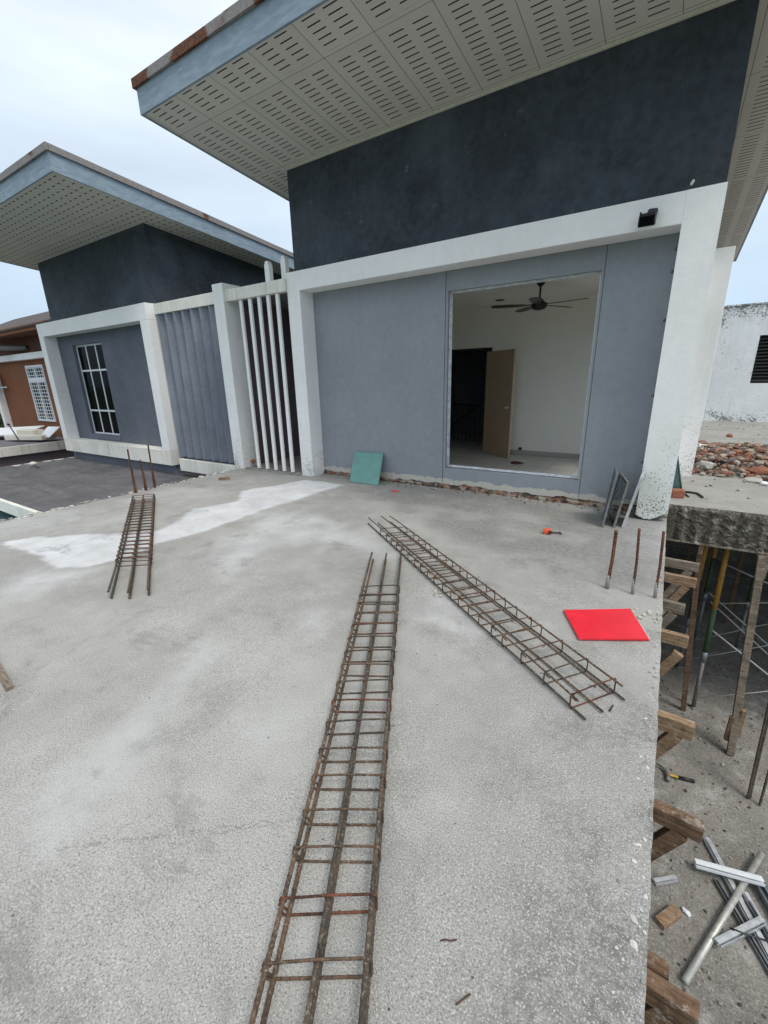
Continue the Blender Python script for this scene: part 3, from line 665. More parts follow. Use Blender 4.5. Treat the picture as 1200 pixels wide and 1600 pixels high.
# ============================================================ SCREEN BETWEEN THE HOUSES
scr = thing('entrance_screen', (-6.0, YF, 0), 'white posts and beams holding a slim vertical bar grille between the two houses', 'screen')
mb = MB().box(-6.95, -6.68, 5.35, 5.74, -.002, 3.22)
mb.build('screen_post', 'white_worn', scr, bevel=.005)
mb = MB().box(-6.679, -5.262, 5.39, 5.50, 2.93, 3.11); mb.build('top_beam', 'white_stained', scr, bevel=.005)
MB().box(-6.679, -6.60, 5.503, 5.74, 3.05, 3.14).build('return_beam', 'white', scr)
for i in range(5):
    t = i / 4; a = UY(376 + 57 * t, 468 - 12 * t, 5.44); MB().box(a.x - .031, a.x + .031, 5.42, 5.46, .035, 2.929).build('bar', 'white', scr, bevel=.004)
for x, y, z in ((-5.62, 5.44, 3.40), (-5.38, 5.56, 3.46)):
    MB().prism([(x - .05, 3.0), (x + .05, 3.0), (x + .05, z - .06), (x + .02, z), (x - .02, z), (x - .05, z - .06)], 'y', y - .04, y + .04).build('picket_tip', 'white', scr)
mb = MB().box(-6.8, -5.28, 5.36, 5.9, -.10, .02); mb.build('sill', 'cut', scr)
MB().box(-6.9, -5.27, 7.2, 7.3, -.1, 1.75).build('back_wall', 'mauve', scr)
MB().box(-6.9, -5.27, 7.21, 7.29, 1.752, 3.0).build('back_wall', 'hall', scr)
MB().box(-6.95, -6.85, 5.76, 7.2, -.1, 3.0).build('side_wall', 'mauve', scr)
MB().box(-6.849, -5.27, 5.76, 7.19, -.2, -.02).build('recess_floor', 'cut', scr)
MB().box(-6.95, -5.27, 5.76, 7.3, 3.002, 3.06).build('recess_roof', 'hall', scr)
ac = thing('air_conditioner', (-6.0, 6.9, 1.9), 'white outdoor air conditioner in the shade behind the bar grille', 'air conditioner')
MB().box(-6.45, -5.65, 6.75, 7.05, 1.85, 2.4).build('casing', 'cream', ac, bevel=.02)
MB().lathe((0, 0, 0), [(.2, 0), (.2, .01)], 20)
mb = MB(); vs = [(-6.15 + .2 * math.cos(a * .3142), y, 2.12 + .2 * math.sin(a * .3142)) for y in (6.735, 6.749) for a in range(20)]
mb.add(vs, [tuple(range(20)), tuple(range(20, 40))[::-1]] + [(i, (i + 1) % 20, 20 + (i + 1) % 20, 20 + i) for i in range(20)]); mb.build('fan_grille', 'black', ac)
mb = MB().tube([UY(396, 640, 5.6), UY(411, 715, 5.6)], .01, 6); mb.build('cane', 'timber_dark', None, 'thin brown cane leaning behind the white grille bars', 'stick')
# fluted wall section
MB().box(-9.24, -6.96, 5.62, 5.74, 2.98, 3.18).build('beam', 'white_stained', scr, bevel=.005)
MB().prism([(-9.0, -.27), (-6.96, -.27), (-6.96, -.005), (-9.0, -.005)], 'y', 5.47, 5.56).build('ledge', 'white_stained', scr, bevel=.006)
MB().box(-9.24, -6.96, 5.86, 5.96, -.3, 3.1).build('backing_wall', 'fin', scr)
for i in range(8):
    x0 = -9.2 + i * .285; mb = MB()
    mb.prism([(x0, 5.635), (x0 + .02, 5.615), (x0 + .262, 5.82), (x0 + .25, 5.845)], 'z', -.004, 2.979)
    mb.build('fin', 'fin', scr, bevel=.004)

# ============================================================ HOUSE ON THE LEFT
LX0, LX1 = -14.54, -9.25
hl = thing('house', (-12, YW, -.3), 'slate grey neighbouring house with white surround and nine pane window', 'house')
upper(hl, -14.36, -9.32, YW, 13.0, 3.0, 4.835)
roof(hl, -15.02, -8.65, 3.98, 13.6, 4.835, 'soffit_far', 'flashing_far')
MB().box(LX0, LX1, YF, YW - .002, 2.87, 3.19).build('frame_head', 'white', hl, bevel=.006)
MB().box(LX0, LX0 + .28, YF, YW - .002, .16, 2.869).build('frame_post', 'white', hl, bevel=.006)
MB().box(LX1 - .28, LX1, YF, YW - .002, .16, 2.869).build('frame_post', 'white', hl, bevel=.006)
MB().box(LX0, LX1, YF, YW - .002, -.18, .159).build('frame_sill', 'white_stained', hl, bevel=.006)
WX0, WX1, WZ0, WZ1 = -13.47, -11.95, .32, 2.62
mb = MB(); mb.box(-14.5, WX0, YW, YW + .14, -.1, 3.0); mb.box(WX1, -9.26, YW, YW + .14, -.1, 3.0); mb.box(WX0, WX1, YW, YW + .14, WZ1, 3.0); mb.box(WX0, WX1, YW, YW + .14, -.1, WZ0)
mb.build('wall', 'slate', hl)
MB().box(-14.3, -9.4, YW + .14, 12.5, -.2, 2.99).build('house_body', 'slate', hl)
wf = MB(); y0, y1 = YW + .08, YW + .115
ring(wf, WX0 + .001, WX1 - .001, WZ0 + .001, WZ1 - .001, y0, y1, .04)
zs = (.95, 1.98); w3 = (WX1 - WX0) / 3
for z in zs: wf.box(WX0 + .041, WX1 - .041, y0 + .001, y1 - .001, z - .022, z + .022)
for i in (1, 2):
    for a, b in ((WZ0 + .041, zs[0] - .022), (zs[0] + .022, zs[1] - .022), (zs[1] + .022, WZ1 - .041)): wf.box(WX0 + w3 * i - .022, WX0 + w3 * i + .022, y0 + .002, y1 - .002, a, b)
wn = wf.build('window', 'alu_white', hl); MB().box(WX0 + .03, WX1 - .03, y1 - .02, y1 - .012, WZ0 + .03, WZ1 - .03).build('pane', 'glass', wn)
MB().box(WX0 - .02, WX1 + .02, YW - .012, YW + .078, WZ0 - .12, WZ0 - .001).build('window_sill', 'slate', hl)
# felt roof below it
fr = thing('flat_roof', (-10.5, 4, -.4), 'low grey felted flat roof with ripples left of the deck', 'flat roof')
vs, fs = grid(-14.4, XL - .02, 2.63, 5.9, .06, lambda x, y: -.42 + .02 * fb(x * 1.2, y * 3.5) + .035 * ss(.52, .6, fb(x * .7 + y * .5, y * 6 + 2)) + .018 * max(0, fb(x * .9 + 3, y * 5) - .6))
mb = MB().add(vs, fs, True); mb.build('felt', 'felt', fr)
MB().box(-14.4, XL - .02, 2.56, 2.629, -.62, -.395).build('edge_beam', 'white_stained', fr, bevel=.008)
MB().box(-14.46, -14.401, 2.56, 5.9, -.62, -.385).build('upstand', 'white_stained', fr)
MB().box(-14.4, -9.3, 5.55, 5.9, -.41, -.19).build('plinth', 'slate', fr)
MB().box(-14.44, -9.0, 5.9, 6.0, -3.1, -.19).build('wall_below', 'slate', fr)
MB().box(-14.4, XL - .02, 2.64, 5.9, -.6, -.45).build('slab', 'cut', fr)
mb = MB(); p = Vector((-13.5, 4.25, -.41)); mb.lathe(p, [(.05, 0), (.05, .1), (.09, .11), (.09, .15), (.03, .18)], 12)
mb.build('vent_cap', 'cream', None, 'small white vent cap on the far edge of the felted roof', 'vent cap')
MB().box(-13.5, XL - .25, -3.5, 4.5, -.95, -.90).build('awning', 'teal', None, 'teal sheet awning low down below the felted flat roof', 'awning')
# ============================================================ ORANGE HOUSE
oh = thing('house', (-21, 7, 0), 'orange brown house with tiled roof at the far left edge', 'house')
mb = MB(); a, b = -20.45, -18.95; YO = 7.0
mb.box(-23.3, a, YO, YO + .2, -.2, 2.55); mb.box(b, -15.5, YO, YO + .2, -.2, 2.55); mb.box(a, b, YO, YO + .2, 2.36, 2.55); mb.box(a, b, YO, YO + .2, -.2, .35)
mb.build('wall', 'orange', oh)
MB().box(-23.4, -15.5, YO - .05, YO + .2, 2.76, 3.75).build('upper_wall', 'brown', oh)
MB().box(-24.4, -15.5, YO - .25, YO + .22, 2.555, 2.755).build('beam', 'white', oh)
MB().box(-23.55, -23.302, YO - .22, YO + .2, -.2, 2.55).build('pillar', 'white', oh)
MB().box(-23.3, -15.5, YO + .201, 12, -3, 2.5).build('house_body', 'brown', oh)
MB().box(-24.3, -15.5, 6.17, 6.2, 3.28, 3.47).build('fascia', 'orange', oh)
MB().box(-24.3, -15.5, 6.201, YO + .2, 3.30, 3.33).build('eave_soffit', 'brown', oh)
mb = MB()
for i in range(46):
    for j in range(5):
        x = -24.4 + i * .2; y = 6.1 + j * .45; z = 3.50 + j * .2
        mb.obox((x + .1, y + .26, z), (.19, .5, .05), Matrix.Rotation(math.radians(24), 3, 'X'))
mb.build('roof', 'roof_tile', oh)
mb = MB().tube([(-21.6, 6.15, 3.36), (-21.6, 6.1, 3.15), (-21.3, 6.2, 3.0), (-19.6, 6.9, 2.95)], .09, 12); mb.build('gutter_pipe', 'steel', oh)
wf = MB(); ring(wf, a, b, .35, 2.36, YO - .03, YO + .03, .07); wf.box(a + .071, b - .071, YO - .031, YO + .029, 1.78, 1.93); wf.box(a + .72, a + .79, YO - .028, YO + .027, .42, 1.78); wf.box(a + .72, a + .79, YO - .028, YO + .027, 1.93, 2.29)
owin = wf.build('window', 'alu_white', oh); MB().box(a + .01, b - .01, YO + .035, YO + .05, .36, 2.35).build('pane', 'glass', owin)
g = MB()
for i in range(15):
    z = .5 + i * .125
    g.box(a + .07, b - .07, YO - .02, YO - .008, z, z + .022)
for i in range(7):
    x = a + .2 + i * .185; g.box(x, x + .022, YO - .021, YO - .009, .42, 2.29)
g.build('grille', 'alu_white', owin)
a2 = thing('air_conditioner', (-23.2, 6.9, 1.7), 'white air conditioner on a bracket at the far left photo edge', 'air conditioner')
MB().box(-23.9, -23.05, 6.4, 6.75, 1.65, 2.25).build('casing', 'cream', a2, bevel=.02); MB().beam((-23.1, 6.6, 1.6), (-22.6, 6.95, 1.62), .05, .05).build('bracket', 'alu', a2)
cn = thing('canopy_roof', (-20, 3, -.2), 'flat grey canopy roof with a worn white edge beyond the felted roof', 'canopy')
MB().box(-26, -17.22, -3, 6.98, -.3, -.2).build('slab', 'canopy', cn)
MB().box(-17.219, -17.14, -3, 6.98, -.46, -.17).build('edge_beam', 'white_stained', cn, bevel=.008)
MB().box(-17.6, -17.3, -3, 6.98, -3.1, -.301).build('wall_below', 'mauve', cn)
# debris on the canopy
mb = MB().beam((-22.3, 5.0, -.02), (-19.1, 6.3, .12), .9, .03, up=(0, -.25, 1)); mb.build('loose_panel', 'alu_white', None, 'large white sheet lying tilted on the neighbouring canopy roof', 'sheet')
mb = MB().beam((-19.4, 5.7, -.08), (-17.7, 6.2, -.05), .5, .16); mb.build('foam_box', 'cream', None, 'cream box lying on the canopy beside the orange house', 'box', bevel=.02)
mb = MB().beam((-19.0, 5.9, .10), (-18.1, 6.1, .10), .35, .18); mb.build('cabinet', 'cream', None, 'smaller cream box stacked on top of the box on the canopy', 'box', bevel=.02)
mb = MB().beam((-18.2, 6.25, .1), (-17.4, 6.3, .12), .5, .02, up=(0, -.8, 1)); mb.build('bent_sheet', 'alu_white', None, 'pale bent sheet leaning at the right end of the canopy debris', 'sheet')
mb = MB().tube([(-19.0, 5.6, .35), (-18.3, 5.5, .05), (-17.8, 5.4, -.1)], .02, 6); mb.lump((-19.05, 5.6, .38), (.2, .12, .1)); mb.build('cable', 'black', None, 'black cable draped over the canopy debris', 'cable')
# brown and green shapes between the two flat roofs
MB().box(-17.0, -14.5, -2, 3.0, -3.18, -3.1).build('lawn', 'grass', kind='structure')
MB().box(-16.2, -14.47, 3.5, 8.0, -3.1, -.75).build('lean_to', M['brown'], None, 'brown shed wall seen in the gap between the flat roofs', 'shed')

# trees far left behind the orange house
def tree(x, y, h, r, label, zb=-3.2, group='trees beyond the left houses'):
    t = thing('tree', (x, y, zb), label, 'tree', group)
    mb = MB(); mb.tube([(x, y, zb), (x + .1, y, zb + h * .35), (x - .1, y + .1, zb + h * .7)], [.22, .17, .08], 10)
    for k in range(6):
        a = k * 1.05; mb.tube([(x, y, zb + h * (.4 + .05 * k)), (x + math.cos(a) * r * .6, y + math.sin(a) * r * .6, zb + h * (.62 + .05 * k))], [.08, .03], 6)
    mb.build('trunk', 'bark', t)
    mb = MB(); cl_ = [(random.gauss(0, .45) * r, random.gauss(0, .45) * r, random.uniform(-.3, .35) * h, random.uniform(.3, .6) * r) for _ in range(16)]
    vs, fs = [], []
    for _ in range(3800):
        c0 = random.choice(cl_); dv = Vector((random.gauss(0, 1), random.gauss(0, 1), random.gauss(0, 1))).normalized() * c0[3] * random.uniform(.6, 1.05)
        p = Vector((x + c0[0], y + c0[1], zb + h * .72 + c0[2])) + dv; s_ = random.uniform(.08, .16)
        R = Matrix.Rotation(random.uniform(0, 6.28), 3, random.choice('XYZ')) @ Matrix.Rotation(random.uniform(0, 6.28), 3, 'Z'); b = len(vs)
        vs += [p + R @ Vector(q) * s_ for q in ((-1, 0, 0), (0, -.45, .1), (1, 0, 0), (0, .45, .1))]; fs.append((b, b + 1, b + 2, b + 3))
    mb.add(vs, fs); mb.build('crown', 'leaf', t)
tree(-29, 7.5, 5.2, 1.8, 'leafy green tree peeking past the white pillar of the orange house')
tree(-33, 10.5, 5.6, 2.2, 'darker green tree behind, at the far left photo edge')

# ============================================================ FAR WALL ON THE RIGHT
fw = thing('boundary_wall', (4, 18, 0), 'mildewed white wall with a dark louvred vent beyond the rubble', 'wall')
mb = MB(); mb.box(-2, 2.07, 18, 18.2, 0, 3.46); mb.box(3.6, 8.5, 18, 18.2, 0, 3.46); mb.box(2.07, 3.6, 18, 18.2, 2.58, 3.46); mb.box(2.07, 3.6, 18, 18.2, 0, 1.18)
mb.build('wall', 'white_moldy', fw)
mb = MB(); mb.box(2.07, 3.6, 18.12, 18.19, 1.18, 2.58)
for i in range(14): mb.obox((2.835, 18.07, 1.24 + i * .1), (1.52, .09, .012), Matrix.Rotation(math.radians(-40), 3, 'X'))
mb.build('vent_louvre', 'black', fw)
MB().box(-2, 8.5, 17.97, 18.23, 3.461, 3.50).build('coping', 'white_moldy', fw)
# ============================================================ REBAR CAGES
def jit(p, s=.003): return Vector(p) + Vector((random.uniform(-s, s), random.uniform(-s, s), random.uniform(0, s)))
def cage(label, L0, L1, R0, R1, h, br, sr, ts, fr_mid=((.5, (0, 1)),), ext=(0, 0), ribbed=True, mats=('rust', 'rust2'), zb=.0, lap=1.):
    """L0->L1 left side line and R0->R1 right side line (floor coordinates); ts fractions where stirrups stand"""
    L0, L1, R0, R1 = (Vector((p[0], p[1], 0)) for p in (L0, L1, R0, R1))
    root = thing('rebar_cage', (L0 + L1 + R0 + R1) / 4, label, 'rebar cage', 'rebar cages lying on the deck')
    def bar(a, b, z, ea, eb, m, wig=.004):
        d = b - a; A = a - d * ea; B = b + d * eb; n = 7
        pts = [A.lerp(B, i / n) + Vector((random.uniform(-wig, wig), random.uniform(-wig, wig), z + random.uniform(-.002, .002))) for i in range(n + 1)]
        mb = MB().tube(pts, br, 8, rib=.0011 if ribbed else 0, step=.011); mb.build('bar', m, root)
    zt = zb + h - sr - br; zl = zb + br + sr * 2
    for k, (a, b) in enumerate(((L0, L1), (R0, R1))):
        inw = (R0 - L0).normalized() * br * (1 if k == 0 else -1)
        for z in (zl, zt):
            if k == 0 and z == zl: inw = inw * lap
            else: inw = inw.normalized() * br
            bar(a + inw, b + inw, z, ext[0] + random.uniform(-.012, .012), ext[1] + random.uniform(-.012, .012), random.choice(mats))
    for f, zs_ in fr_mid:
        a, b = L0.lerp(R0, f), L1.lerp(R1, f)
        for z in [(zl, zt)[k] for k in zs_]: bar(a, b, z, ext[0] + random.uniform(-.012, .012), ext[1] + random.uniform(-.012, .012), random.choice(mats))
    for t in ts:
        a = L0.lerp(L1, t + random.uniform(-.002, .002)); b = R0.lerp(R1, t + random.uniform(-.004, .004)); d = (b - a).normalized(); a = a - d * sr; b = b + d * sr
        r = .014; o = random.uniform(-.004, .004); fwd = (L1 - L0).normalized()
        z0, z1 = zb + sr, zb + h + random.uniform(-.003, .003)
        pts = [a + d * r + Vector((0, 0, z1)), a + d * r * .3 + Vector((0, 0, z1 - r * .3)), a + Vector((0, 0, z1 - r)), a + fwd * o + Vector((0, 0, z0 + r)), a + fwd * o + d * r * .3 + Vector((0, 0, z0 + r * .3)), a + fwd * o + d * r + Vector((0, 0, z0)),
               b - d * r + Vector((0, 0, z0)), b - d * r * .3 + Vector((0, 0, z0 + r * .3)), b + Vector((0, 0, z0 + r)), b + Vector((0, 0, z1 - r)), b - d * r * .3 + Vector((0, 0, z1 - r * .3)), b - d * r + Vector((0, 0, z1))]
        mb = MB().tube(pts, sr, 6)
        mb.tube([b - d * r + Vector((0, 0, z1)), a.lerp(b, .5) + Vector((0, 0, z1 + .001)), a + d * r + fwd * .006 + Vector((0, 0, z1 + .002))], sr, 6)
        hk = fwd * .012; mb.tube([a + d * r + hk * .5 + Vector((0, 0, z1)), a + hk + Vector((0, 0, z1 - r)), a + hk + d * .025 + Vector((0, 0, z1 - .04))], sr, 6)
        st = mb.build('stirrup', random.choice(('rust2', 'rust2', 'rust', 'rust3')), root)
        if ribbed is not None:
            for q in (a + d * r * .8 + Vector((0, 0, z1 - r)), b - d * r * .8 + Vector((0, 0, z1 - r)), a.lerp(b, .5) + Vector((0, 0, z1 - .006))):
                if random.random() < .8:
                    tw = MB(); tw.tube([q + Vector((math.cos(x) * (br + .003), math.sin(x) * (br + .003), .004 * math.sin(x * 2))) for x in (0, 1.3, 2.6, 3.9, 5.2, 6.28)] + [q + Vector((random.uniform(-.03, .03), random.uniform(-.03, .03), random.uniform(-.01, .02)))], .0018, 5); tw.build('tie_wire', 'tie', st)

    return root
SA = [0.002, 0.059, 0.111, 0.17, 0.228, 0.287, 0.351, 0.404, 0.462, 0.521, 0.58, 0.643, 0.701, 0.762, 0.818, 0.883, 0.949]
cage('long brown rebar cage lying towards the camera, middle of the deck', (-1.776, 2.39), (-.657, .333), (-1.539, 2.539), (-.412, .487), .082, .0075, .0044, SA + [1.01, 1.07, 1.13], ext=(.29, .2), lap=2.6)
pb = [(892.8, 1084), (853, 1049), (816, 1017), (784, 992), (764.5, 978), (746.5, 959.5), (731.6, 946), (716, 932), (700.4, 922), (690.7, 910), (678.4, 899), (667.4, 890), (657, 880), (647.8, 872.6), (637, 863.4), (627, 854), (619.7, 847.8), (610.6, 840.5), (603, 834), (595, 825.8)]
wb = [UZ(*p, .09) for p in pb]
LB0, LB1 = wb[-1], wb[0]; rb1 = UZ(962, 1060, .09); rb0 = UZ(635, 823, .09)
tB = [((p - LB0).dot(LB1 - LB0)) / (LB1 - LB0).length_squared for p in wb]
cage('greyer rebar cage lying diagonally beside the red sheet', LB0[:2], LB1[:2], rb0[:2], rb1[:2], .092, .0052, .0040, tB, fr_mid=((.42, (0,)), (.62, (1,))), ext=(.17, .026), mats=('rust', 'rust2'))
cL0, cL1 = UZ(207, 776, .07), UZ(181, 875, .07); cR0, cR1 = UZ(241, 773, .07), UZ(235, 872, .07)
cage('short rusty rebar cage by the left edge of the deck', cL0[:2], cL1[:2], cR0[:2], cR1[:2],   .08, .0085, .0045, [i / 21 for i in range(22)], ext=(.015, .27), lap=2.2, mats=('rust2', 'rust'))
p, q = UZ(0, 1050, .012), UZ(15, 1076, .012); d = (q - p).normalized()
mb = MB().beam(q - d * 1.2, q, .035, .02); mb.build('lath', 'timber_grey', None, 'end of a thin timber lath at the left photo edge', 'stick')

# starter bars rising from the deck
def starter(px, py, tx, ty, r, m, label, group, h=None, tops=None, base=True):
    b = UZ(px, py); 
    # top point: same spot, height from the picture
    k = 0
    best = min((abs(proj(b.x, b.y, z)[1] - ty), z) for z in [i * .01 for i in range(5, 120)])[1]
    tp = UY(tx, ty, b.y); tp = Vector((tp.x, b.y, best))
    t = thing('starter_bar', b, label, 'starter bar', group)
    MB().tube([b - Vector((0, 0, .02)), b.lerp(tp, .5) + Vector((.006, 0, 0)), tp], r, 8, rib=.0016, step=.012).build('bar', m, t)
    if base: MB().tube([b + Vector((0, 0, .0)), b + (tp - b) * .13, b + (tp - b) * .24], [r * 1.45, r * 1.3, r * 1.1], 9).build('mortar_sleeve', 'rear', t)
    if tops:
        MB().tube([b + Vector((.03, .01, 0)), Vector((b.x + .02, b.y + .01, best * tops))], r, 8, rib=.0016, step=.012).build('bar', m, t)
for (a, l) in (((948, 919, 963, 829), 'stout rusty starter bar with pale mortar at its foot, nearest the leaning sashes'), ((988, 928, 999, 826), 'slim rusty starter bar standing between its two neighbours by the red sheet'), ((1023, 934, 1037, 831), 'rusty starter bar standing right on the open edge of the deck')):
    starter(*a, .0115 if 'stout' in l else .0085, 'rust3', l, 'starter bars near the red sheet')
for (a, l, tp) in (((211, 770, 199, 701), 'rusty starter bar, leftmost of the three at the left deck edge', .6), ((227, 766, 219, 718), 'shortest rusty starter bar, middle of the three at the left deck edge', .6), ((241, 762, 231, 694), 'tallest thin starter bar, rightmost of the three at the left deck edge', .55)):
    starter(*a, .011, 'rust3', l, 'starter bars at the left deck edge', tops=tp, base=False)

# ============================================================ THINGS ON THE DECK
q = [UZ(881, 951, .03), UZ(985, 949, .03), UZ(1015, 996, .03), UZ(905, 995, .03)]
c0 = (q[0] + q[2]) / 2
mb = MB(); mb.add([Vector((p.x, p.y, .006)) for p in q] + [Vector((p.x, p.y, .022)) for p in q], [(3, 2, 1, 0), (4, 5, 6, 7), (0, 1, 5, 4), (1, 2, 6, 5), (2, 3, 7, 6), (3, 0, 4, 7)])
rs = thing('red_sheet', (c0.x, c0.y, 0), 'bright red rectangular sheet lying flat on the deck', 'sheet'); mb.build('panel', 'red', rs, bevel=.002)
mb = MB(); 
for a, b in ((0, 1), (1, 2)): mb.tube([(q[a].x, q[a].y, .014), (q[b].x, q[b].y, .014)], .009, 6)
mb.build('pale_edge', 'skirting', rs)
# tape measure
p = UZ(855, 834); tp = thing('tape_measure', p, 'orange tape measure with a black strap near the broken wall foot', 'tape measure')
R_ = Matrix.Rotation(math.radians(20), 3, 'Z')
mb = MB().obox(p + Vector((0, 0, .028)), (.085, .05, .055), R_); mb.build('case', 'orange_plastic', tp, bevel=.014)
mb = MB().obox(p + Vector((.03, -.02, .03)), (.03, .03, .03), R_); mb.build('button', 'black', tp, bevel=.006)
mb = MB().tube([p + Vector((.04, .01, .02)), p + Vector((.09, .05, .012)), p + Vector((.13, .04, .01)), p + Vector((.10, .09, .01))], .007, 6); mb.build('strap', 'black', tp)
# green glass leaf leaning on the wall
def slab4(pts, th, mb=None):
    pts = [Vector(p) for p in pts]; n = (pts[1] - pts[0]).cross(pts[3] - pts[0]).normalized() * th; mb = mb or MB()
    mb.add(pts + [p + n for p in pts], [(3, 2, 1, 0), (4, 5, 6, 7), (0, 1, 5, 4), (1, 2, 6, 5), (2, 3, 7, 6), (3, 0, 4, 7)]); return mb
B0, B1 = UZ(547, 758), UZ(591, 764); B0.y = B1.y = 5.50; B0.x, B1.x = -4.25, -3.68
B0, B1 = Vector((UY(547, 757, 5.42).x, 5.42, .004)), Vector((UY(591, 764, 5.42).x, 5.42, .004)); T0, T1 = Vector((B0.x + .01, 5.735, .50)), Vector((B1.x + .01, 5.735, .50))
T0 = UY(554.5, 706, 5.72); T1 = UY(599, 708.5, 5.72)
def sash(name, label, B0, B1, T1, T0, th=.022, w=.02, glass='green_glass', frame='alu', group=None, handle=False):
    B0, B1, T0, T1 = (Vector(p) for p in (B0, B1, T0, T1)); c = (B0 + B1) / 2
    r = thing(name, (c.x, c.y, 0), label, 'window sash' if name == 'window_sash' else 'glass panel', group)
    n = (B1 - B0).cross(T0 - B0).normalized()
    slab4([B0, B1, T1, T0], .006).build('pane', glass, r)
    mb = MB()
    for a, b in ((B0, B1), (B1, T1), (T1, T0), (T0, B0)): mb.beam(a - (b - a).normalized() * w * .0, b, th, w, up=n if abs((b - a).normalized().dot(n)) < .9 else (0, 0, 1))
    mb.build('frame', frame, r)
    if handle:
        m = B1.lerp(T1, .45); MB().beam(m - n * .03, m + Vector((0, 0, .1)) - n * .03, .012, .02).build('handle', 'alu', r)
    return r
sash('glass_panel', 'green glass panel leaning against the light grey wall', B0, B1, T1, T0, .008, .022, 'green_glass', M['green_glass'])
# sashes leaning beside the right post: seen nearly edge on
wallx = YW
g3 = 'window sashes by the right post'
b0, b1 = UZ(941, 824), None; t0 = UY(964, 741, b0.y); dv = Vector((-.035, .36, 0))
sash('window_sash', 'leftmost aluminium window sash, seen edge on, by the right post', b0, b0 + dv, t0 + dv + Vector((-.012, 0, 0)), t0, .022, .022, 'dark_green_glass', 'alu_dark', g3)
b0, b1 = UZ(959, 824), UZ(949, 801); t0, t1 = UY(981, 755, b0.y), UY(969, 739, b1.y)
sash('window_sash', 'middle aluminium sash with handle and dark green glass, widest of the three', b0, b1, t1, t0, .024, .022, 'dark_green_glass', 'steel', g3, handle=True)
b0 = UZ(973, 824); t0 = UY(1002, 748, b0.y); dv = Vector((.005, .34, 0))
sash('window_sash', 'rightmost aluminium sash leaning tight against the white right post', b0, b0 + dv, t0 + dv, t0, .03, .028, 'dark_green_glass', 'alu', g3)
# dark green sash behind the post on the rear deck
sash('window_sash', 'dark green glazed sash leaning behind the right post, above the brick', UZ(1040, 772), UZ(1064, 766), UY(1056, 700, 7.2), UY(1038, 700, 7.2), .03, .025, 'dark_green_glass', 'dark_green_glass')
p = UZ(1057, 777); mb = MB().obox(p + Vector((0, 0, .055)), (.15, .11, .11), Matrix.Rotation(.25, 3, 'Z')); mb.build('brick', 'brick', None, 'single red brick on the rear deck beside the right post', 'brick', bevel=.012)
pts = [UZ(*a, .015) for a in ((1066, 768), (1078, 769), (1090, 771), (1098, 777))]; mb = MB().tube(pts, .014, 8); mb.tube([UZ(1070, 771, .012), UZ(1076, 776, .012)], .01, 6); mb.build('hose_scrap', 'black', None, 'short curved black hose scrap on the rear deck near the brick', 'hose')
# floodlight on the frame head
fl = thing('floodlight', (-.40, YF - .08, 3.0), 'small black floodlight mounted on the white frame head', 'floodlight')
c = UY(1016, 340, YF - .09)
R_ = Matrix.Rotation(math.radians(-28), 3, 'X')
MB().obox(c + Vector((-.02, -.03, -.02)), (.145, .05, .115), R_).build('housing', 'black', fl, bevel=.01)
MB().obox(c + Vector((-.02, -.065, -.037)), (.125, .006, .098), R_).build('lens', 'glass', fl)
MB().obox(c + Vector((.01, .04, .05)), (.085, .065, .06), Matrix.Rotation(.2, 3, 'Z')).build('sensor_box', 'black', fl, bevel=.015)
mb = MB(); mb.tube([c + Vector((-.085, .085, .055)), c + Vector((-.085, 0, .055)), c + Vector((-.085, -.03, -.02))], .008, 6); mb.tube([c + Vector((-.085, .085, .055)), c + Vector((.02, .085, .055))], .012, 6); mb.build('bracket', 'black', fl)
# leaf stuck on the frame
p = UY(1082, 285, YF + .02); MB().lump(p + Vector((0, 0, .0)), (.03, .012, .06), Matrix.Rotation(.5, 3, 'Y')).build('plaster_flake', 'cream', None, 'pale flake sitting on top of the white frame head', 'flake')
# small offcuts
mb = MB(); p = UZ(351, 750); mb.prism([(-.09, -.03), (.07, .03), (.10, -.02)], 'z', 0, .05); mb.v = [tuple(Matrix.Rotation(.6, 3, 'Z') @ Vector(v) + p) for v in mb.v]
mb.build('timber_wedge', 'timber', None, 'small brown timber wedge on the deck before the white screen post', 'wood offcut')
p = UZ(407, 722); mb = MB().lump(UY(395, 720, 5.55), (.16, .12, .09)); mb.build('brick_chunk', 'brick', None, 'orange brick chunk behind the foot of the leftmost grille bar', 'brick')
mb = MB().lump(UY(455, 728, 5.6), (.22, .1, .07)); mb.build('brick_chunk', 'brick', None, 'red brick chunk behind the foot of the rightmost grille bar', 'brick')
pts = [UZ(*a, .006) for a in ((688, 1470), (696, 1468), (704, 1470), (714, 1468))]; MB().tube(pts, .0022, 5).build('tie_wire_scrap', 'tie', None, 'thin dark scrap of tie wire right of the middle cage', 'wire')
pts = [UZ(*a, .006) for a in ((712, 1570), (722, 1562), (735, 1553))]; MB().tube(pts, .0022, 5).build('tie_wire_scrap', 'tie', None, 'dark wire scrap near the bottom photo edge', 'wire')
pts = [UZ(*a, .006) for a in ((952, 1111), (958, 1102))]; MB().tube(pts, .004, 5).build('nail', 'tie', None, 'bent nail below the near end of the diagonal cage', 'nail')
pts = [UZ(*a, .008) for a in ((612, 767), (622, 768))]; mb = MB().tube(pts, .012, 6); mb.build('plastic_scrap', 'red', None, 'tiny red plastic scrap near the green glass panel', 'scrap')
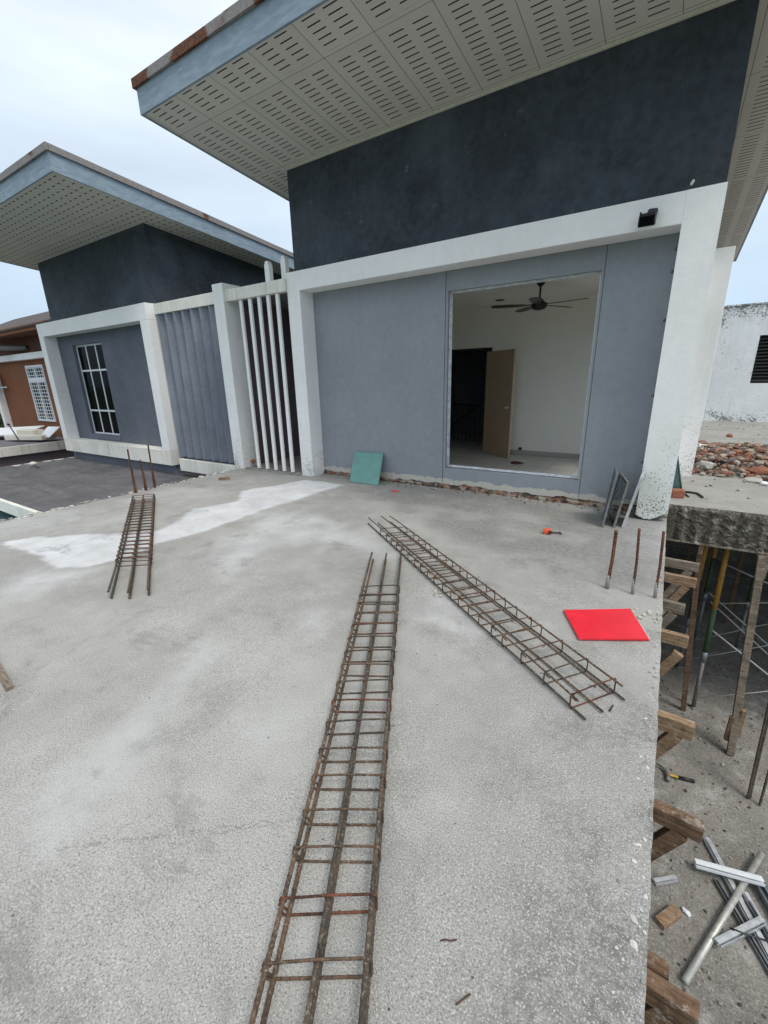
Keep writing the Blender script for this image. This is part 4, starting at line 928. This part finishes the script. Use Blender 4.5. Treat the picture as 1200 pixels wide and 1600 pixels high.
# chips and crumbs: uncountable
mb = MB()
def chips(px, py, sx, sy, n, s, col, zz=0., flat=.35):
    c = UZ(px, py, zz)
    for _ in range(n):
        k = random.uniform(.4, 1) * s; mb.lump((min(c.x + random.gauss(0, sx), XE - .02) if zz == 0 else c.x, c.y + random.gauss(0, sy), zz + k * flat * .4), (k, k * .8, k * flat), col=sc(col, random.uniform(.8, 1.1)), sub=1)
cr_ = (.52, .50, .42); wh = (.6, .6, .58)
chips(1012, 962, .10, .04, 26, .045, cr_); chips(684, 928, .03, .04, 8, .05, cr_, flat=.2); chips(1000, 1300, .015, .25, 10, .012, wh); chips(1005, 1400, .02, .12, 6, .022, wh); chips(995, 1468, .01, .02, 4, .035, wh)
chips(520, 768, 1.0, .15, 60, .02, wh); chips(820, 800, 1.0, .2, 110, .018, cr_); chips(700, 860, 1.2, .8, 60, .012, wh); chips(450, 735, .4, .1, 40, .03, cr_)
for _ in range(150):
    y = random.uniform(1.2, 5.2); x = XL - .02 + random.gauss(0, .035); k = random.uniform(.015, .06); mb.lump((x, y, .002), (k * 1.4, k, k * .4), col=random.choice((wh, cr_, (.3, .29, .27))))
for _ in range(120):
    y = random.uniform(.5, 5.0); x = XE - abs(random.gauss(0, .035)) - .006; k = random.uniform(.006, .018); mb.lump((x, y, .002), (k, k, k * .5), col=random.choice((wh, (.3, .29, .27))))
for _ in range(300):
    x, y = random.uniform(-5, .1), random.uniform(.5, 5.4); k = random.uniform(.003, .009); mb.lump((x, y, .002), (k, k, k * .5), col=random.choice((wh, (.08, .07, .06), (.12, .11, .1))))
for _ in range(260):
    x = random.uniform(-5, .0); y = YW - abs(random.gauss(.02, .10)); k = random.uniform(.008, .035); mb.lump((x, y, k * .2), (k, k, k * .6), col=random.choice(((.30, .12, .07), cr_, (.3, .29, .27), (.12, .1, .09))))
mb.build('deck_crumbs', 'vcol', kind='stuff')
# rubble on the rear deck
mb = MB(); BR = [(.30, .14, .09), (.38, .20, .14), (.25, .11, .075), (.40, .30, .24), (.22, .2, .18), (.38, .25, .18), (.34, .31, .27), (.28, .20, .15), (.42, .38, .32), (.20, .12, .09)]
def rub_h(x, y):
    d = ss(8.2, 8.9, y) * ss(12.6, 10.4, y) * ss(.25, .5, x); return d * .22 * (.3 + .9 * fb(x * 1.6, y * 1.3))
for _ in range(5200):
    x = random.uniform(.45, 5.2); y = random.uniform(8.35, 12.2) + .25 * (fb(x * 2, 7) - .5); h = rub_h(x, y)
    k = random.choice((.03, .04, .05, .07, .09, .13)) * random.uniform(.6, 1.1)
    mb.lump((x, y, random.uniform(0, h) + k * .2), (k * 1.4, k, k * .7), Matrix.Rotation(random.uniform(0, 6.3), 3, 'Z') @ Matrix.Rotation(random.uniform(-.7, .7), 3, 'X'), col=sc(random.choice(BR), random.uniform(.75, 1.15)))
for _ in range(500):
    x = random.uniform(.3, 5); y = random.choice((random.uniform(6.5, 8.4), random.uniform(12, 17))); k = random.uniform(.01, .05)
    if random.random() < (.25 if y < 8 else .5): mb.lump((x, y, k * .2), (k, k, k * .6), col=random.choice(BR))
mb.build('brick_rubble', 'vcol', kind='stuff')
grp = 'larger pieces lying on the brick rubble'
for (px, py, sz, m, nm, l) in [(1140, 722, (.30, .22, .14), 'felt', 'concrete_chunk', 'smooth grey concrete chunk on the brick rubble'), (1160, 713, (.34, .30, .22), 'brick', 'brick_chunk', 'large brown red brick chunk on the brick rubble'),
                               (1102, 727, (.26, .2, .16), 'skirting', 'mortar_chunk', 'pale mortar chunk at the front left of the rubble'), (1122, 702, (.34, .14, .05), 'felt', 'slate_shard', 'grey flat shard near the back of the rubble'),
                               (1098, 698, (.3, .2, .05), 'alu_white', 'tile_shard', 'pale bluish tile shard at the back left of the rubble'), (1185, 735, (.34, .2, .1), 'brick', 'brick_chunk', 'long orange brick piece at the front right of the rubble'),
                               (1176, 750, (.26, .16, .06), 'skirting', 'mortar_chunk', 'flat cream mortar piece lying just in front of the rubble'), (1140, 681, (.18, .14, .12), 'brick', 'brick_chunk', 'lone brick lump behind the rubble near the far wall'), (1194, 755, (.10, .08, .05), 'alu_white', 'plaster_chunk', 'small white plaster lump at the right photo edge')]:
    p = UZ(px, py, .12 if 695 < py < 740 else .03); MB().lump(p, sz, jag=.2, sub=2).build(nm, m, None, l, 'rubble piece', grp)

# ============================================================ FORMWORK UNDER THE DECK EDGE
tips = [((1092, 887), .045, .085, 'timber_grey', 'topmost joist, nearest the rear deck'), ((1088, 911), .045, .085, 'timber', 'second joist from the rear deck'), ((1070, 952), .045, .085, 'timber_grey', 'short third joist from the rear deck'),
        ((1075, 1003), .045, .085, 'timber', 'fourth joist from the rear deck, with a propped stub'), ((1084, 1143), .05, .09, 'timber', 'orange brown joist level with the timber post feet'), ((1098, 1300), .05, .075, 'timber_dark', 'dark stained joist above the aluminium offcuts'), ((1090, 1592), .05, .075, 'timber_dark', 'nearest reddish joist at the bottom photo edge')]
for i, ((px, py), w_, h_, m, l) in enumerate(tips):
    p = UZ(px, py, -.152 - h_ / 2)
    r = thing('formwork_joist', (p.x, p.y, -.152 - h_), 'formwork arm under the deck edge: ' + l, 'formwork arm', 'timber arms sticking out from under the deck')
    MB().beam((-.9, p.y + .06, -.152 - h_ / 2), (p.x, p.y, -.154 - h_ / 2), w_, h_).build('joist', m, r, bevel=.003)
    e = Vector((p.x - .07, p.y + .0, -.16 - h_)) if i != 3 else Vector((p.x - .04, p.y - .02, -.2 - h_))
    MB().beam(e, e + Vector((-.42, .01, -.85)), .042, .065).build('brace', m, r, bevel=.003)
    if i == 6: MB().beam(p + Vector((-.06, .13, -.10)), p + Vector((-.5, .13, -.10)), .05, .05).build('brace', 'timber_dark', r)
# props
def pole(name, b, t, w_, m, label, cat, group=None): 
    r = thing(name, b, label, cat, group); MB().beam(b, t, w_[0], w_[1], up=(0, 1, 0)).build('shaft', m, r, bevel=.003); return r
b = Vector((.80, 6.42, -2.995)); t = UY(1093, 858, 6.36)
r = pole('timber_prop', b, Vector((t.x, 6.38, -.47)), (.06, .055), 'timber_dark', 'brown timber prop under the rear deck, left of the yellow prop', 'prop'); MB().beam((t.x + .01, 6.33, -.60), (t.x + .01, 6.33, -.47), .05, .05).build('cleat', 'timber', r)
b = UZ(1141, 1178, -2.99); t = UZ(1191, 868, -.47)
r = pole('timber_prop', b, t, (.075, .065), 'timber_grey', 'tall grey timber prop leaning at the right photo edge', 'prop')
for f, o, L in ((.13, -.055, .35), (.17, .055, .4)): c = b.lerp(t, f); MB().beam(c + Vector((o, 0, -L / 2)), c + Vector((o * .9, 0, L / 2)), .04, .05, up=(0, 1, 0)).build('splice', 'timber_dark' if o < 0 else 'timber', r)
MB().beam(t + Vector((.05, 0, -.28)), t + Vector((.06, 0, -.0)), .04, .05, up=(0, 1, 0)).build('cleat', 'timber_grey', r)
def steelprop(bx, by, tx, ty, label, zt=-.47):
    b = Vector((bx, by, -2.99)); t = Vector((tx, ty, zt)); r = thing('steel_prop', b, label, 'steel prop', 'adjustable steel props under the rear deck')
    MB().lathe(b, [(.06, 0), (.06, .008)], 4).build('foot_plate', 'steel', r)
    MB().tube([b, b.lerp(t, .32)], .026, 10).build('inner_tube', 'steel', r); MB().tube([b.lerp(t, .30), b.lerp(t, .36)], .036, 10).build('collar', 'alu_dark', r)
    MB().tube([b.lerp(t, .36), b.lerp(t, .62)], .031, 10).build('lower_tube', 'green', r); MB().tube([b.lerp(t, .62), t], .031, 10).build('upper_tube', 'yellow', r)
    MB().box(t.x - .07, t.x + .07, t.y - .07, t.y + .07, zt - .004, zt + .008).build('head_plate', 'steel', r)
steelprop(.92, 6.55, .90, 6.6, 'yellow over green steel prop just behind the hacked deck edge')
steelprop(.75, 7.5, .78, 7.5, 'second yellow steel prop deeper in the shade, left of the first')
steelprop(1.02, 8.6, 1.02, 8.6, 'faint yellow steel prop furthest back under the rear deck')
def rod(p, q, r, m, label, name='cross_brace', grp='thin cross braces and cords under the rear deck', cat='brace'): MB().tube([p, q], r, 6).build(name, m, None, label, cat, grp)
rod(UY(1108, 926, 7.4), UY(1230, 1034, 7.4), .009, 'string', 'upper of the two parallel pale braces crossing behind the grey timber prop')
rod(UY(1110, 940, 7.2), UY(1230, 1050, 7.2), .009, 'string', 'lower of the two parallel pale braces crossing behind the grey timber prop')
rod(UY(1113, 985, 6.6), UY(1230, 1078, 6.6), .011, 'string', 'thickest pale brace running down right from the green part of the prop')
rod(UY(1125, 943, 7.6), UY(1240, 941, 7.6), .010, 'string', 'level pale brace at the right photo edge')
rod(UY(1130, 880, 8.2), UY(1230, 925, 8.2), .014, 'string', 'dim diagonal brace high up behind the yellow prop')
rod(UY(1088, 1000, 7.8), UY(1230, 968, 7.8), .006, 'string', 'thin cord rising to the right in the shade')
rod(UY(1078, 1030, 7.0), UY(1230, 1003, 7.0), .006, 'string', 'second thin cord below the first in the shade')
rod(UY(1090, 1091, 6.2), UY(1230, 1077, 6.2), .005, 'string', 'lowest thin cord crossing the grey timber prop near its foot')
for k in range(5):
    x = 1.6 + k * .9; steelprop(x, 8.6 + (k % 2) * 1.4, x, 8.6 + (k % 2) * 1.4, ['steel prop behind the grey timber prop', 'steel prop at the right photo edge, in deep shade', 'steel prop beyond the right photo edge, in shade', 'fourth steel prop out to the right, in shade', 'last steel prop out to the right, in shade'][k])
# walls added to close the space below and keep its far end dark
cb = thing('added_shade_wall', (2, 13, -3), 'added wall closing off and darkening the space under the rear deck', 'wall')
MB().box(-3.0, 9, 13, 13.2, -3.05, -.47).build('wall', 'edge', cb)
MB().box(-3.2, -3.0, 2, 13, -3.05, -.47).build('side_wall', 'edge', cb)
# formwork panels leaning in the dark
for i in range(6):
    x = .35 + i * .38; y = 9.4 + (i % 3) * .3
    MB().box(x, x + .06, y, y + .06, -2.98, -.48).build('timber_prop', 'timber_dark', None, ['thin dark timber prop far back under the deck, leftmost of six', 'second dark timber prop far back under the deck', 'third dark timber prop far back under the deck', 'fourth dark timber prop far back under the deck', 'fifth dark timber prop far back under the deck', 'rightmost dark timber prop far back under the deck'][i], 'prop', 'dark timber props far back')
# rebar leaning at the right
for (a, b_, l) in (((1168, 1247), (1215, 1040), 'left rusty bar of the upright pair at the right photo edge'), ((1171, 1247), (1219, 1045), 'right rusty bar of the upright pair at the right photo edge'), ((1187, 1258), (1222, 1130), 'lone rusty bar standing right of the upright pair')):
    p = UZ(*a, -2.99); q_ = UY(*b_, p.y + .15); MB().tube([p, q_], .012, 8, rib=.0015, step=.02).build('steel_bar', 'rust', None, l, 'rebar', 'rusty bars standing on the site floor')
# hammer
a, b = UZ(1040, 1209, -2.96), UZ(1085, 1221, -2.97); hm = thing('hammer', (a + b) / 2, 'claw hammer with yellow and black handle on the site floor', 'hammer'); d = (b - a).normalized(); nn = Vector((-d.y, d.x, 0))
MB().tube([a + d * .13, b], [.017, .02], 8).build('handle', 'black', hm); MB().tube([a, a + d * .13], .014, 8).build('shaft', 'yellow_tool', hm)
MB().tube([a - nn * .09 - d * .0, a - nn * .03 + d * .02, a + nn * .04 + d * .02, a + nn * .09 - d * .01, a + nn * .13 - d * .07], [.024, .024, .02, .014, .006], 8).build('head', 'steel', hm)
# aluminium offcuts
def profile(p, q, w_, h_, m, label, z=-2.985, z2=None):
    a, b = UZ(*p, z), UZ(*q, z if z2 is None else z2); d = (b - a).normalized(); y = Vector((0, 0, 1)).cross(d); mb = MB(); t = .004
    up = Vector((0, 0, 1))
    mb.beam(a, b, w_, t); mb.beam(a + y * (w_ / 2 - t / 2) + up * h_ / 2, b + y * (w_ / 2 - t / 2) + up * h_ / 2, t, h_ - t); mb.beam(a - y * (w_ / 2 - t / 2) + up * h_ / 2, b - y * (w_ / 2 - t / 2) + up * h_ / 2, t, h_ - t)
    mb.beam(a + up * (h_ - t) + y * w_ * .25, b + up * (h_ - t) + y * w_ * .25, w_ * .35, t)
    if m in ('alu', 'alu_white'): mb.beam(a + up * (h_ + .001), b + up * (h_ + .001), w_ * .5, t)
    mb.build('aluminium_profile', m, None, label, 'aluminium offcut', 'aluminium offcuts on the site floor')
profile((1103, 1312), (1215, 1522), .06, .035, 'alu', 'long grey profile running under the pile, from the dark joist to the right edge')
profile((1118, 1375), (1215, 1540), .04, .03, 'alu_dark', 'dark narrow profile just right of the long grey one')
profile((1163, 1397), (1222, 1505), .05, .03, 'alu', 'silver profile in the pile below the white one')
profile((1168, 1410), (1215, 1488), .035, .03, 'alu_dark', 'short dark profile in the middle of the pile', -2.95)
profile((1185, 1380), (1240, 1475), .09, .04, 'alu_dark', 'wide dark profile at the right photo edge', -2.96)
profile((1120, 1476), (1192, 1440), .06, .03, 'alu', 'short grooved silver profile lying across the pile', -2.93)
profile((1022, 1380), (1056, 1374), .05, .03, 'alu', 'short silver offcut beside the deck edge')
profile((1086, 1350), (1192, 1379), .075, .03, 'alu_white', 'white coated profile lying on top of the pile', -2.90)
a, b = UZ(1070, 1534, -2.96), UZ(1190, 1334, -2.93); MB().tube([a, b], .026, 12).build('metal_tube', 'pvc', None, 'long dull metal tube crossing under the white profile', 'tube')
pts = [UZ(*p, -2.90) for p in ((1140, 1450), (1160, 1458), (1180, 1464), (1203, 1472))]; MB().tube(pts, .009, 6).build('black_cable', 'black', None, 'thin black cable over the aluminium pile', 'cable')
a, b = UZ(1030, 1443, -2.97), UZ(1058, 1422, -2.97); MB().beam(a, b, .09, .05).build('timber_offcut', 'timber', None, 'brown timber block on the site floor below the deck edge', 'wood offcut', bevel=.004)
p = UZ(1072, 1424, -2.98); MB().lump(p, (.10, .05, .03), Matrix.Rotation(-.6, 3, 'Z')).build('plaster_chunk', 'alu_white', None, 'white plastic scrap right of the timber block', 'scrap')
mb = MB()
for _ in range(1400):
    x, y = random.uniform(.1, 3.2), random.uniform(1.5, 9); k = random.uniform(.006, .03) * (1.4 if random.random() < .06 else 1)
    mb.lump((x, y, -2.995 + k * .2), (k * 1.3, k, k * .6), col=random.choice(((.3, .29, .27), (.42, .41, .38), (.12, .11, .10), (.2, .18, .15), (.08, .07, .06))))
mb.build('site_floor_crumbs', 'vcol', kind='stuff')
